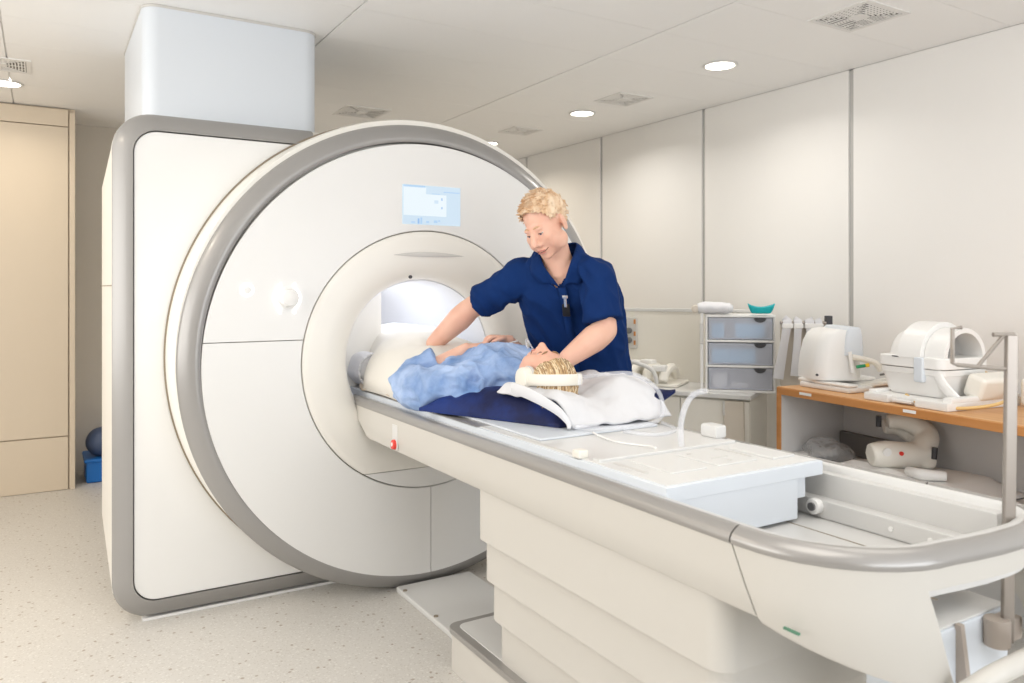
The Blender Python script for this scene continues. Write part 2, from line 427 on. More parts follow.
# grey frame: a bevelled picture frame sloping back to its outer edge
o_ = rrect(.247, xr, .014, 2.120, .155); i_ = rrect(.322, xr, .086, 2.047, .095); m_ = rrect(.262, xr, .028, 2.107, .145)
for q_ in (o_, i_, m_): q_[0] = (xr + .14, q_[0][1])          # the lower limb runs on behind the ring
b = MB()
n = len(o_)
rings = [[V((x, YB + .03, z)) for x, z in o_], [V((x, YB + .006, z)) for x, z in m_], [V((x, YB - .012, z)) for x, z in i_], [V((x, YB + .03, z)) for x, z in i_]]
g = [[b.bm.verts.new(p) for p in r] for r in rings]
for i in range(3):
    for k in range(n - 1): b.bm.faces.new((g[i][k], g[i][k + 1], g[i + 1][k + 1], g[i + 1][k]))
b.build('cabinet_frame', 'bezel_grey', mri, angle=50)
b = MB(); b.prism(rrect(.326, xr + .1, .090, 2.043, .091), 0, .04, .004, mt=M.Translation((0, YB + .034, 0)) @ M.Rotation(pi / 2, 4, 'X')); b.build('cabinet_front_panel', 'shell_white', mri)
# side cover: chamfered towards the back
b = MB()
r0 = [(.249, YB + .028, .06), (.249, YB + .028, 2.10), (1.3, YB + .028, 2.10), (1.3, YB + .028, .06)]
def sec(y, z0, z1, c, x0=.249):
    return [V((x0 + c, y, z0)), V((x0, y, z0 + c)), V((x0, y, z1 - c)), V((x0 + c, y, z1)), V((1.42, y, z1)), V((1.42, y, z0))]
b.rings([sec(YB + .028, .018, 2.116, .12), sec(YB + .12, .03, 2.10, .13), sec(4.22, .24, 1.93, .06), sec(4.31, .28, 1.89, .05, .27), ])
b.build('side_cover', 'shell_cream', mri, angle=25)
b = MB(); b.box((.2475, YB + .03, 1.398), (.252, 4.30, 1.402)); b.build('side_seam', 'seam_brown', mri)
b = MB(); b.box((.40, YB + .06, 0), (1.3, 4.1, .06)); b.build('plinth', 'shadow_gap', mri)  # near-black colour stands in for the shadow under the box
b = MB(); b.prism([(.36, YB + .012), (xr + .12, YB + .012), (xr + .12, YB + .05), (.36, YB + .05)], .001, .012); b.build('floor_strip', 'shell_white', mri)
# drum
def ringL(prof, seg=160, dz=0, dx=0):
    b = MB(); b.lathe(prof, (CX + dx, 0, CZR + dz), (0, 1, 0), seg, closed=True); return b
ringL([(1.078, 3.352), (1.084, 3.37), (1.094, 3.62), (1.086, 3.66), (.9, 3.66), (.9, 3.352)], dz=.036, dx=-.010).build('drum_cover', 'shell_cream', mri)
ringL([(1.0, 3.62), (1.0, 4.95), (.95, 5.02), (.40, 5.02), (.40, 4.99), (.9, 4.9), (.9, 3.62)]).build('magnet_cover', 'shell_cream', mri)
b = ringL([(1.094, YB + .028), (1.098, YB - .010), (1.08, YB - .010), (1.08, YB + .028)], dz=.037, dx=-.010); b.build('drum_gap_trim', 'seam_brown', mri)
ringL([(.99, 3.306), (1.000, 3.301), (1.015, 3.300), (1.066, 3.334), (1.0755, 3.347), (1.0755, 3.37), (.99, 3.37), (.99, 3.33), (1.0, 3.32)], dz=.016, dx=-.010).build('ring_bezel', 'bezel_grey', mri, angle=60)
ringL([(.99, 3.328), (.99, 3.36), (.55, 3.36), (.55, 3.328)]).build('face_backing', 'seam_brown', mri)
ZS = 1.168
def face(name, cuts):
    b = ringL([(.597, 3.305), (.60, 3.300), (.995, 3.300), (.998, 3.305), (.998, 3.33), (.597, 3.33)])
    for co, no in cuts: b.cut(co, no)
    b.build(name, 'shell_white', mri, angle=30)
g_ = .0018
face('upper_face_panel', [((0, 0, ZS + g_), (0, 0, -1))])
face('lower_face_panel', [((0, 0, ZS - g_), (0, 0, 1)), ((1.556 - g_, 0, 0), (1, 0, 0))])
face('lower_face_panel', [((0, 0, ZS - g_), (0, 0, 1)), ((1.556 + g_, 0, 0), (-1, 0, 0))])
# bore surround (funnel)
prof = [(.593, 3.306), (.590, 3.301), (.56, 3.299), (.50, 3.296), (.46, 3.299), (.43, 3.307), (.405, 3.322), (.387, 3.345), (.376, 3.372), (.371, 3.392), (.371, 3.40), (.41, 3.40), (.45, 3.36), (.593, 3.33)]
b = ringL(prof); b.cut((0, 0, .558 + g_), (0, 0, -1)); b.build('bore_surround', 'shell_cream', mri, angle=60)
b = MB(); b.cyl((CX, 3.301, CZR), (CX, 3.335, CZR), .592, seg=160); b.cut((0, 0, .558 - g_), (0, 0, 1)); b.build('lower_bore_cover', 'shell_white', mri)
ringL([(.366, 3.401), (.362, 3.43), (.362, 5.02), (.390, 5.02), (.390, 3.401)], 96).build('bore_liner', 'bore_white', mri)
b = MB(); b.box((1.22, 3.40, .74), (1.87, 5.0, .862), .01); b.box((1.25, 3.37, .86), (1.84, 5.0, .876), .003); b.build('bore_bed_guide', 'trough_grey', mri)
# grip recess above the bore: a grey lens stands in for its shade
b = MB()
def grip(s, t):
    x = 1.366 + s * .36; w = .011 * (1 - (2 * s - 1) ** 2) + .0004
    return V((x, 3.2935 - .0015 * (1 - (2 * t - 1) ** 2), 1.541 + (2 * t - 1) * w + .004 * (1 - (2 * s - 1) ** 2)))
b.grid(grip, 24, 6); b.build('grip_shade', 'plastic_grey', mri)
b = MB(); b.cyl((1.45, 3.300, 1.441), (1.45, 3.292, 1.441), .008, seg=16); b.build('sensor_dot', 'dark_plastic', mri)
# dials
b = MB(); b.lathe([(.019, 0), (.027, 0), (.027, -.004), (.019, -.004)], (.724, 3.300, 1.382), (0, 1, 0), 32, closed=True); b.build('dial_halo', 'glow_ring', mri)
b = MB(); b.cyl((.724, 3.30, 1.382), (.724, 3.290, 1.382), .017, .015, 24, .002); b.build('small_button', 'plastic_white', mri)
def halo(s0, s1):
    P = []
    for k in range(13): a = -pi / 3.2 + k * (2 * pi / 3.2) / 12; P.append((.889 + s0 * .054 * cos(a), 3.2975, 1.346 + .054 * sin(a)))
    P = [(.889 + s0 * .030, 3.2975, 1.346 - .064)] + P + [(.889 + s0 * .030, 3.2975, 1.346 + .064)]
    return P
for s_ in (-1, 1):
    b = MB(); b.tube(halo(s_, 1), .0045, 8); b.build('dial_halo', 'glow_ring', mri)
b = MB(); b.cyl((.892, 3.302, 1.348), (.892, 3.293, 1.348), .046, seg=32, bev=.002); b.build('dial_base', 'plastic_white', mri)
b = MB(); b.cyl((.892, 3.294, 1.348), (.892, 3.258, 1.348), .038, .034, 32, .005); b.build('control_dial', 'plastic_white', mri)
# display
scr = MB(); scr.box((1.412, 3.2975, 1.684), (1.710, 3.31, 1.866), .002); scr = scr.build('display', 'screen_glass', mri)
def ui(x0, z0, x1, z1, m, d=.0012):
    b = MB(); b.box((x0, 3.2975 - d, z0), (x1, 3.2972, z1)); b.build('screen_field', m, scr)
ui(1.417, 1.725, 1.53, 1.858, 'screen_white'); ui(1.53, 1.725, 1.635, 1.826, 'screen_white', .0009)
ui(1.417, 1.855, 1.526, 1.864, 'screen_blue'); ui(1.62, 1.838, 1.705, 1.843, 'screen_blue'); ui(1.56, 1.828, 1.60, 1.831, 'screen_blue')
ui(1.487, 1.687, 1.496, 1.712, 'screen_dark'); ui(1.501, 1.687, 1.510, 1.717, 'screen_blue')
ui(1.53, 1.692, 1.545, 1.702, 'screen_blue'); ui(1.57, 1.694, 1.588, 1.706, 'screen_blue'); ui(1.592, 1.700, 1.602, 1.708, 'screen_blue')
ui(1.608, 1.800, 1.614, 1.812, 'screen_dark', .002); ui(1.608, 1.760, 1.614, 1.770, 'screen_dark', .002); ui(1.572, 1.785, 1.592, 1.80, 'screen_glass', .002)
ui(1.455, 1.69, 1.475, 1.697, 'screen_blue')
# duct cover up to the ceiling
def rr4(x0, x1, y0, y1, r, n=8):
    p = []
    for cx, cy, a0 in ((x1 - r, y0 + r, -90), (x1 - r, y1 - r, 0), (x0 + r, y1 - r, 90), (x0 + r, y0 + r, 180)):
        for k in range(n + 1): a = R(a0 + 90 * k / n); p.append((cx + r * cos(a), cy + r * sin(a)))
    return p
dc = thing('duct_cover', 'white box-shaped duct cover between the scanner top and the ceiling', 'duct cover', (.76, 4.1, 2.0))
b = MB(); b.prism(rr4(.375, 1.148, 3.705, 4.62, .07), 1.98, CZ - .012); b.build('shell', 'slab_cool', dc)
b = MB(); b.prism(rr4(.372, 1.151, 3.702, 4.623, .07), CZ - .012, CZ - .001); b.build('ceiling_gasket', 'plastic_grey', dc)

# ------------------------------------------------------------ patient table
TX = 1.545
tb = thing('patient_table', 'long white MRI patient table with grey rails and stacked pedestal covers', 'patient table', (TX, 2.0, 0))
def outline():
    """plan of the rail's outer edge, from the bore round the foot end and back"""
    a, c = -.345, .385
    P = [(a, 3.42), (a, 2.8), (a, 2.2), (a, 1.7), (a, 1.4), (a, 1.125), (a + .001, 1.10)]
    for k in range(1, 11):
        q = k / 10 * pi / 2; P.append((a + .27 * (1 - cos(q)), 1.10 - .283 * sin(q)))
    P += [(-.01, .807), (.07, .799), (.15, .797), (.20, .80)]
    for k in range(1, 11):
        q = k / 10 * pi / 2; P.append((c - .18 + .18 * sin(q), .805 + .15 * (1 - cos(q))))
    return P + [(c, 1.125), (c, 1.4), (c, 1.7), (c, 2.2), (c, 2.8), (c, 3.42)]
PL = [V((TX + x, y, 0)) for x, y in outline()]
def normals(P):
    N = []
    for i in range(len(P)):
        d = P[min(i + 1, len(P) - 1)] - P[max(i - 1, 0)]; N.append(V((d.y, -d.x, 0)).normalized() * -1)   # pointing inwards is +
    return N
NL = normals(PL)
if (NL[0].x) < 0: NL = [-n for n in NL]
def sweep(prof, i0, i1, P=PL, N=NL):
    b = MB(); b.rings([[P[i] + N[i] * n_ + V((0, 0, z)) for n_, z in prof] for i in range(i0, i1 + 1)]); return b
iS = 5; nP = len(PL); iE = nP - 1 - iS
SN = V((0, .138, -.06)).normalized(); SP = V((0, 1.125, .874))          # the slanting joint of the foot end cover
rail = [(.003, .868), (.000, .875), (.001, .881), (.006, .890), (.014, .897), (.023, .902), (.032, .903), (.036, .900), (.036, .868)]
for a, c in ((0, iS), (iS, iE), (iE, nP - 1)):
    b = sweep(rail, a, c)
    if a == 0: b.cut((0, PL[iS].y + .0025, 0), (0, -1, 0))
    elif c == nP - 1: b.cut((0, PL[iS].y + .0025, 0), (0, -1, 0))
    else: b.cut((0, PL[iS].y - .0015, 0), (0, 1, 0))
    b.build('side_rail', 'rail_grey', tb, angle=60)
apron = [(.004, .870), (.006, .80), (.011, .745), (.017, .736), (.04, .736), (.03, .870)]
for a, c in ((0, iS), (iE, nP - 1)):
    b = MB(); ids = list(range(a, c + 1)); ids = ids + [c + 1] if a == 0 else [a - 1] + ids
    b.rings([[PL[i] + NL[i] * n_ + V((0, (-.08 if i in (iS + 1, iE - 1) else 0), z)) for n_, z in apron] for i in ids])
    b.cut(SP + SN * .002, -SN)
    b.cut((0, 3.415, .873), V((0, 1, -1.53)).normalized()); b.build('side_apron', 'table_cream', tb, angle=40)
# foot-end apron with the hand opening
# cut the opening: keep three pieces
def part_apron(cuts):
    b = MB(); k_ = lambda i: max(0, min(1, min(i - iS - 1, iE - 1 - i) / 9.0)) ** 1.1
    b.rings([[PL[i] + NL[i] * n_ + V((0, 0, z - (.105 * k_(i) if z < .78 else 0))) for n_, z in apron] for i in range(iS - 1, iE + 2)])
    b.cut(SP - SN * .0015, SN)
    for c in cuts: b.cut(*c)
    return b
xo0, xo1 = 1.405, 1.80; XN = V((1, 0, .40)).normalized()
b = MB()
for cuts in ([((xo0, 0, .828), XN)], [((xo1, 0, 0), (-1, 0, 0))], [((xo0, 0, .828), -XN), ((xo1, 0, 0), (1, 0, 0)), ((0, 0, .828), (0, 0, -1))]):
    q = part_apron(cuts); bmesh.ops.recalc_face_normals(q.bm, faces=q.bm.faces); b.add(q.bm)
b.build('foot_apron', 'table_cream', tb, angle=40)
b = MB()
b.tube([(1.44, .85, .60), (1.45, .80, .635), (1.50, .765, .675), (1.62, .755, .685), (1.72, .765, .675), (1.77, .80, .635), (1.78, .85, .60)], .019, 12, 6); b.build('pull_handle', 'table_cream', tb)
# lining of the apron foot
b = sweep([(.036, .895), (.038, .899), (.054, .899), (.058, .894), (.058, .80), (.036, .80)], 0, nP - 1); b.build('inner_rim', 'table_white', tb, angle=60)
b = MB(); IN = [V((1.27, 1.06, 0)), V((1.34, .96, 0)), V((1.74, .94, 0)), V((1.84, 1.02, 0))]; b.prism([(p.x, p.y) for p in [V((1.255, 3.3, 0)), V((1.255, 1.10, 0))] + IN + [V((1.85, 1.10, 0)), V((1.85, 3.3, 0))]], .742, .768, .003); b.build('trough_floor', 'trough_grey', tb)
b = MB(); b.box((TX - .02, .885, .768), (TX - .016, 2.2, .7695)); b.box((TX + .15, .885, .768), (TX + .153, 2.2, .7695)); b.build('trough_groove', 'seam_brown', tb)
for s in (-1, 1):
    dX = 0 if s > 0 else .015
    b = MB(); x0, x1 = sorted((TX + s * .298 + dX, TX + s * .255 + dX)); b.box((x0, .98, .768), (x1, 3.3, .818), .006); b.build('slide_ledge', 'trough_grey', tb)
    b = MB(); x0, x1 = sorted((TX + s * .296 + dX, TX + s * (.332 if s > 0 else .309) + dX)); b.box((x0, .93 if s > 0 else 1.0, .76), (x1, 3.3, .881), .003); b.build('trough_wall', 'trough_grey', tb)
b = MB(); b.cyl((TX + .258, 1.375, .800), (TX + .235, 1.375, .800), .021, seg=24, bev=.003); ro = b.build('guide_roller', 'plastic_white', tb)
b = MB(); b.cyl((TX + .236, 1.375, .800), (TX + .229, 1.375, .800), .011, seg=20); b.build('roller_hub', 'steel_dark', ro)
for y in (1.06, 1.16): 
    b = MB(); b.cyl((TX + .256, y, .793), (TX + .252, y, .793), .006, seg=12); b.build('bolt', 'plastic_white', tb)
for x, y in ((1.505, 1.055), (1.525, 1.035)):
    b = MB(); b.cyl((x, y, .766), (x, y, .7705), .006, seg=12); b.build('bolt', 'seam_brown', tb)
b = MB(); b.cyl((TX + .25, .93, .80), (TX + .205, .93, .80), .022, seg=20, bev=.004); b.build('end_stop', 'plastic_white', tb)
# sliding tabletop
SX0, SX1 = TX - .29, TX + .277
top = MB(); top.box((SX0, 1.372, .882), (SX1, 4.9, .920), .003); top.box((SX0 + .025, 1.374, .776), (SX1 - .10, 1.9, .90), .004)
top.box((SX1 - .11, 1.385, .825), (SX1 - .055, 1.9, .90), .004); top.box((SX0 + .002, 1.373, .882), (SX1 - .05, 1.6, .90), .003)
top = top.build('sliding_top', 'slab_cool', tb)
b = MB(); b.box((SX0 + .012, 1.384, .9195), (SX1 - .012, 4.88, .9225), .002); b.build('top_skin', 'table_white', top)
def strip(name, x0, y0, x1, y1, z0, z1, m, bev=.003, par=None):
    b = MB(); b.box((x0, y0, z0), (x1, y1, z1), bev); return b.build(name, m, par or top)
strip('cross_bar', SX0 + .02, 1.655, SX1 - .03, 1.685, .921, .931, 'table_white')
strip('connector_cover', SX0 + .10, 1.46, SX0 + .22, 1.62, .921, .9265, 'table_white'); strip('connector_cover', SX0 + .26, 1.46, SX1 - .16, 1.62, .921, .927, 'table_white')
strip('connector_cover', SX1 - .12, 1.44, SX1 - .03, 1.60, .921, .929, 'table_white')
strip('slot', SX0 + .045, 1.50, SX0 + .058, 1.63, .921, .9238, 'plastic_grey', 0); strip('slot', SX1 - .145, 1.50, SX1 - .135, 1.63, .921, .9238, 'plastic_grey', 0)
strip('slot', SX0 + .02, 1.72, SX0 + .03, 2.1, .921, .9236, 'plastic_grey', 0); strip('slot', SX1 - .02, 1.75, SX1 - .012, 2.6, .921, .9236, 'plastic_grey', 0)
strip('slot', SX0 + .30, 1.52, SX0 + .36, 1.526, .927, .9285, 'plastic_grey', 0)
for x, y in ((SX0 + .285, 1.595), (SX0 + .40, 1.60), (SX0 + .33, 1.485)):
    b = MB(); b.cyl((x, y, .9255), (x, y, .9285), .007, seg=12); b.build('bolt', 'plastic_grey', top)
lt = strip('latch', SX1 - .035, 1.73, SX1 + .012, 1.80, .921, .962, 'table_white', .008); strip('latch', SX0 + .0, 1.72, SX0 + .035, 1.755, .921, .945, 'plastic_cream', .006)
strip('side_strip', SX0 - .001, 2.3, SX0 + .05, 3.4, .9215, .9242, 'rail_grey', .001); strip('side_strip', SX0 + .075, 2.4, SX0 + .10, 3.4, .9215, .9242, 'plastic_grey', .001)
# pedestal: stacked covers, each lower one set further in
def ped(name, inset, z0, z1, r=.05):
    b = MB(); b.prism(rr4(1.225 + inset, 1.865 - inset, 1.17 + inset, 2.262 - inset * .25, r, 5), z0, z1, .003); return b.build(name, 'table_cream', tb)
ped('pedestal_cover', .0, .568, .745); ped('pedestal_cover', .022, .432, .565); ped('pedestal_cover', .046, .298, .429); ped('pedestal_cover', .072, .10, .295)
b = MB(); b.prism(rr4(1.275, 1.82, 1.3, 2.56, .04, 5), 0.0, .135, .003); b.build('pedestal_base', 'table_cream', tb)
b = MB(); b.prism(rr4(1.268, 1.827, 1.293, 2.568, .045, 5), .135, .157, .005); b.build('base_rim', 'rail_grey', tb)
b = MB(); b.prism(rr4(1.30, 1.795, 1.32, 2.535, .03, 5), .15, .160, .002); b.build('base_top', 'table_white', tb)
# dock parts behind the opening
b = MB(); b.box((1.445, .872, .40), (1.505, .93, .735), .008); b.build('dock_side_panel', 'slab_cool', tb)
b = MB(); b.box((1.505, .905, .40), (1.84, 1.03, .685), .008); b.build('dock_block', 'slab_cool', tb)
b = MB(); b.box((1.51, .91, .684), (1.835, 1.025, .690), .002); b.build('dock_top', 'table_white', tb)
b = MB(); b.prism([(.865, .45), (.895, .69), (.907, .69), (.907, .45)], 1.628, 1.642, mt=M(((0, 0, 1, 0), (1, 0, 0, 0), (0, 1, 0, 0), (0, 0, 0, 1)))); b.build('dock_fin', 'clamp_brown', tb)
# stop button on the apron
sb = MB(); sb.cyl((1.210, 2.889, .766), (1.192, 2.889, .768), .021, .019, 20, .003); sb = sb.build('stop_button', 'stop_red', tb)
b = MB(); b.cyl((1.193, 2.889, .768), (1.190, 2.889, .768), .008, seg=12); b.build('button_mark', 'shell_white', sb)
b = MB(); b.box((1.203, 2.865, .748), (1.2085, 2.915, .845), .002); b.build('button_plate', 'table_white', tb)
# slot and label under the foot apron
b = MB(); b.box((1.210, .965, .7395), (1.2165, 1.0, .7435)); b.build('label_strip', 'label_green', tb)
# IV pole on the table's foot end
PX, PY = 1.760, .878
rv = V((.855, -.518, 0))
iv = thing('iv_pole', 'slim metal pole with an angled hook frame at the table foot end', 'pole', (PX, PY, .62))
b = MB(); b.box((-.0125, -.007, .63), (.0125, .007, 1.29), .004); b.build('pole', 'pole_metal', iv, mt=M.Translation((PX, PY, 0)) @ M.Rotation(R(-31.2), 4, 'Z') @ M.Rotation(R(.8), 4, 'Y'))
def pp(a, z): return V((PX, PY, 1.39 + (z - 1.39) * 1.07)) + rv * a * 1.07
hk = MB(); hk.tube([pp(-.083, 1.311), pp(-.101, 1.309), pp(-.101, 1.24), pp(-.09, 1.236), pp(.005, 1.228)], .0045, 8); hk = hk.build('hook_frame', 'pole_metal', iv)
b = MB(); b.tube([pp(-.05, 1.234), pp(-.0, 1.294)], .0042, 8); b.build('brace', 'pole_metal', hk)
b = MB(); b.tube([pp(-.02, 1.297), pp(.022, 1.297)], .005, 8); b.build('cap', 'pole_metal', iv)
b = MB(); b.cyl((PX - .012, PY + .006, .625), (PX - .012, PY + .006, .685), .026, seg=20, bev=.004); b.box((PX + .01, PY - .012, .63), (PX + .06, PY + .03, .68), .006); b.build('clamp', 'clamp_brown', iv)
# floor plate between table and scanner
fp = thing('floor_plate', 'white raised cover plate on the floor between scanner and table base', 'plate', (1.57, 3.0, 0))
b = MB(); b.box((1.385, 2.575, 0), (1.765, 3.31, .028), .008); b.build('plate', 'table_white', fp)
for x, y in ((1.400, 3.24), (1.400, 2.92), (1.400, 2.65)):
    b = MB(); b.cyl((x, y, .027), (x, y, .031), .010, seg=12); b.build('screw', 'seam_brown', fp)
#@@PART2
# ------------------------------------------------------------ right side: white cabinet, drawers, desk
# white cabinet, standing at an angle in the corner (local x runs along its front, local y to the back)
CA = math.atan2(-.874, .486)          # heading of its front line, left to right as seen from the room
wc = thing('white_cabinet', 'low white cabinet with backboard beneath the drawer unit, behind the man', 'cabinet', (3.12, 3.65, 0), CA)
LX0, LX1 = -.70, .66
b = MB(); b.box((LX0, .012, .0), (LX1, .46, .755), .004); b.build('body', 'plastic_cream', wc, local=True)
for x0, x1 in ((LX0 + .004, -.10), (-.096, .252), (.256, LX1 - .004)):
    b = MB(); b.box((x0, -.004, .03), (x1, .014, .742), .003); b.build('door', 'plastic_cream', wc, local=True)
b = MB(); b.box((LX0 - .01, -.03, .755), (LX1 + .01, .47, .782), .005); b.build('top', 'table_white', wc, local=True)
b = MB(); b.box((LX0, .44, .78), (LX1, .47, 1.235), .003); b.build('backboard', 'plastic_cream', wc, local=True)
b = MB(); b.box((LX0, .43, 1.235), (LX1, .475, 1.255), .003); b.build('backboard_cap', 'table_white', wc, local=True)
gp = MB(); gp.box((-.255, .415, .985), (-.175, .44, 1.195), .006); gp = gp.build('outlet_plate', 'plastic_grey', wc, local=True)
for z in (1.04, 1.105):
    b = MB(); b.cyl((-.225, .415, z), (-.225, .385, z), .020, seg=16, bev=.004); b.build('outlet_knob', 'steel_dark', gp, local=True)
for z in (1.01, 1.07, 1.15):
    b = MB(); b.box((-.195, .411, z), (-.182, .416, z + .03)); b.build('marking', 'wood_edge', gp, local=True)
# flexible coil with ribs lying on the cabinet
fc = thing('body_coil', 'white ribbed flexible coil lying on the cabinet top behind the man', 'coil', (3.315, 3.735, .782), CA)
b = MB(); b.box((-.36, -.14, .0), (.18, .16, .022), .01, rot=.05); b.build('base_pad', 'plastic_cream', fc, local=True)
for k in range(5):
    b = MB(); b.tube([(-.33 + k * .105, -.11, .03), (-.33 + k * .105, -.06, .085 + .01 * (k % 2)), (-.32 + k * .105, .05, .105), (-.32 + k * .105, .12, .05)], .030, 10, 4); b.build('rib', 'plastic_cream', fc, local=True)
for x, y, z in ((-.25, -.05, .10), (-.04, .0, .125), (.06, -.07, .10), (-.15, .08, .11)):
    b = MB(); b.box((x - .045, y - .035, z - .01), (x + .045, y + .035, z + .03), .012, rot=random.uniform(-.3, .3)); b.build('electronics_pod', 'plastic_white', fc, local=True)
b = MB(); b.tube([(-.30, -.16, .15), (-.12, -.18, .16), (.04, -.17, .11), (.07, -.16, .02)], .013, 10, 6); b.build('hose', 'table_white', fc, local=True)
# drawer unit
DA = math.atan2(-.697, .717)
du = thing('drawer_unit', 'white plastic unit with three translucent drawers on the cabinet', 'drawer unit', (3.473, 3.175, .782), DA)
hw, dp = .195, .30
b = MB()
for x in (-hw, hw - .012): b.box((x, 0, 0), (x + .012, dp, .452), .003)
for z in (0, .145, .292, .437): b.box((-hw, -.004, z), (hw, dp, z + .014), .003)
b.box((-hw, dp - .01, 0), (hw, dp, .45)); b.build('frame', 'plastic_white', du, local=True)
b = MB(); b.cyl((-hw - .022, .02, 0), (-hw - .022, .02, .47), .010, seg=12); b.build('post', 'plastic_white', du, local=True)
b = MB(); b.box((-hw - .034, .0, .28), (-hw - .012, .01, .40), .003); b.build('latch', 'plastic_grey', du, local=True)
b = MB(); b.cyl((-hw + .11, .02, .451), (-hw + .11, .02, .462), .01, seg=10); 
b.bm.free()
items = [[('blue_item', -.16, -.09, .085, .006), ('blue_item', -.03, .14, .085, .006)], [('blue_item', -.16, .09, .085, .006)], [('plastic_white', -.15, -.07, .08, .03), ('plastic_white', -.05, .05, .03, .02)]]
for k, z in enumerate((.306, .159, .014)):
    d = MB(); d.box((-hw + .016, -.006, z + .004), (hw - .016, .002, z + .128), .002); 
    d.box((-hw + .02, .002, z + .004), (hw - .02, dp - .03, z + .008)); d = d.build('drawer', 'drawer_clear', du, local=True)
    b = MB()
    P = [(.11 + .034 * cos(a), z + .128 - .026 * sin(a)) for a in [pi * q / 12 for q in range(13)]]
    b.prism(P, 0, .003, mt=M.Translation((0, -.0065, 0)) @ M.Rotation(pi / 2, 4, 'X')); b.build('finger_notch', 'dark_plastic', d, local=True)
    for m, x0, x1, h, yy in items[k]:
        b = MB(); b.box((x0, yy, z + .010), (x1, yy + .12, z + .010 + h), .012); b.build('content', m, d, local=True)
tw = MB(); c_ = M.Translation((3.473, 3.175, .782)) @ M.Rotation(DA, 4, 'Z')
tw = thing('folded_towel', 'rolled white cloth on top of the drawer unit', 'towel', (3.40, 3.30, 1.236), DA)
b = MB(); b.tube([(-.10, .0, .034), (-.06, .0, .036), (.03, .0, .036), (.075, .0, .033), (.10, .0, .028)], [(.055, .030), (.062, .036), (.062, .035), (.058, .032), (.03, .015)], 24, 5, flat=((0, 0, 1), 1))
for v in b.bm.verts: v.co += V((0, noise.noise(v.co * 30), noise.noise(v.co * 26 + V((5, 0, 0))))) * .006; v.co.z = max(v.co.z, .0)
b.build('cloth', 'cloth_white', tw, local=True, angle=180)
b = MB(); b.cyl((-.115, -.05, .03), (-.115, .07, .03), .022, seg=16, bev=.006); b.build('roll_core', 'plastic_beige', tw, local=True)
# teal kidney dish
b = MB()
def dish(s, t):
    a = 2 * pi * s; k = .55 + .45 * t ** .7
    x = .076 * cos(a) * k; y = .05 * sin(a) * k - .035 * (cos(a)) ** 2 * k
    return V((x, y, .006 + (.048 + .010 * cos(2 * a)) * t ** 1.6))
b.grid(dish, 40, 8)
n_ = [v for v in b.bm.verts]; bmesh.ops.remove_doubles(b.bm, verts=n_, dist=1e-5)
bmesh.ops.holes_fill(b.bm, edges=[e for e in b.bm.edges if e.is_boundary and max(v.co.z for v in e.verts) < .01])
o = b.build('kidney_dish', 'teal', None); so = o.modifiers.new('s', 'SOLIDIFY'); so.thickness = .004
o.location = (3.56, 3.10, 1.236); o.rotation_euler = (0, 0, DA); tag(o, 'teal kidney dish on top of the drawer unit', 'dish')
# beige foot board leaning against the cabinet
lb = MB(); lb.box((-.058, -.013, 0), (.058, .013, .745), .008); lb.bm.transform(M.Translation((3.365, 3.11, 0)) @ M.Rotation(CA, 4, 'Z') @ M.Rotation(R(-3), 4, 'X') @ M.Rotation(R(-1.5), 4, 'Y'))
lbt = thing('leaning_board', 'narrow beige padded board leaning on the white cabinet below drawers', 'board', (3.34, 3.15, 0))
lb.build('pad', 'plastic_beige', lbt)
b = MB(); b.box((-.062, -.016, .66), (-.047, .016, .742), .004); b.bm.transform(M.Translation((3.365, 3.11, 0)) @ M.Rotation(CA, 4, 'Z') @ M.Rotation(R(-3), 4, 'X') @ M.Rotation(R(-1.5), 4, 'Y')); b.build('edge_clip', 'plastic_grey', lbt)
# strap rack
RA = math.atan2(-.517, .856)
sr = thing('strap_rack', 'beige stand with a rail hung with pale straps beside the drawers', 'rack', (3.66, 2.86, 0), RA)
b = MB(); b.box((-.14, .02, .84), (.135, .036, 1.205), .003); b.build('board', 'plastic_beige', sr, local=True)
b = MB(); b.box((-.02, .036, 0), (.02, .06, 1.1)); b.box((-.13, -.0, 0), (.12, .10, .02), .004); b.build('post', 'plastic_beige', sr, local=True)
b = MB(); b.cyl((-.15, 0, 1.195), (.135, 0, 1.195), .008, seg=10); b.cyl((-.14, 0, 1.195), (-.14, .02, 1.195), .006, seg=8); b.cyl((.13, 0, 1.195), (.13, .02, 1.195), .006, seg=8); b.build('rail', 'pole_metal', sr, local=True)
def strap(name, x, w, lean, z1, label, m='cloth_white'):
    t = thing(name, label, 'strap', (3.66, 2.86, 1.2), RA, 'straps hanging on the rack')
    b = MB()
    pts = [(x, .012, -.03), (x, .0, .012), (x, -.014, -.005), (x + lean * .3, -.018, -.10), (x + lean, -.022, z1 - 1.2)]
    b.tube(pts, [(w * .5, .004)] * 3 + [(w * .45, .004), (w * .6, .004)], 8, 4, flat=((0, 1, .02), 1)); b.build('band', m, t, local=True)
    b = MB(); b.box((x - w * .6, -.024, -.035), (x + w * .6, -.008, -.008), .004); b.build('buckle', 'plastic_white', t, local=True)
strap('hanging_strap', -.115, .05, -.055, .885, 'leftmost pale strap flaring to the left on the rack')
strap('hanging_strap', -.055, .045, -.02, .90, 'second pale strap from the left on the rack')
strap('hanging_strap', .01, .05, .01, .90, 'third pale strap on the rack, beside the white dome coil')
strap('hanging_strap', .06, .04, .01, 1.04, 'short rightmost strap on the rack behind the white dome coil')
b = MB(); b.box((.105, -.01, 1.185), (.14, .025, 1.235), .004); b.build('dark_clip', 'dark_plastic', sr, local=True)
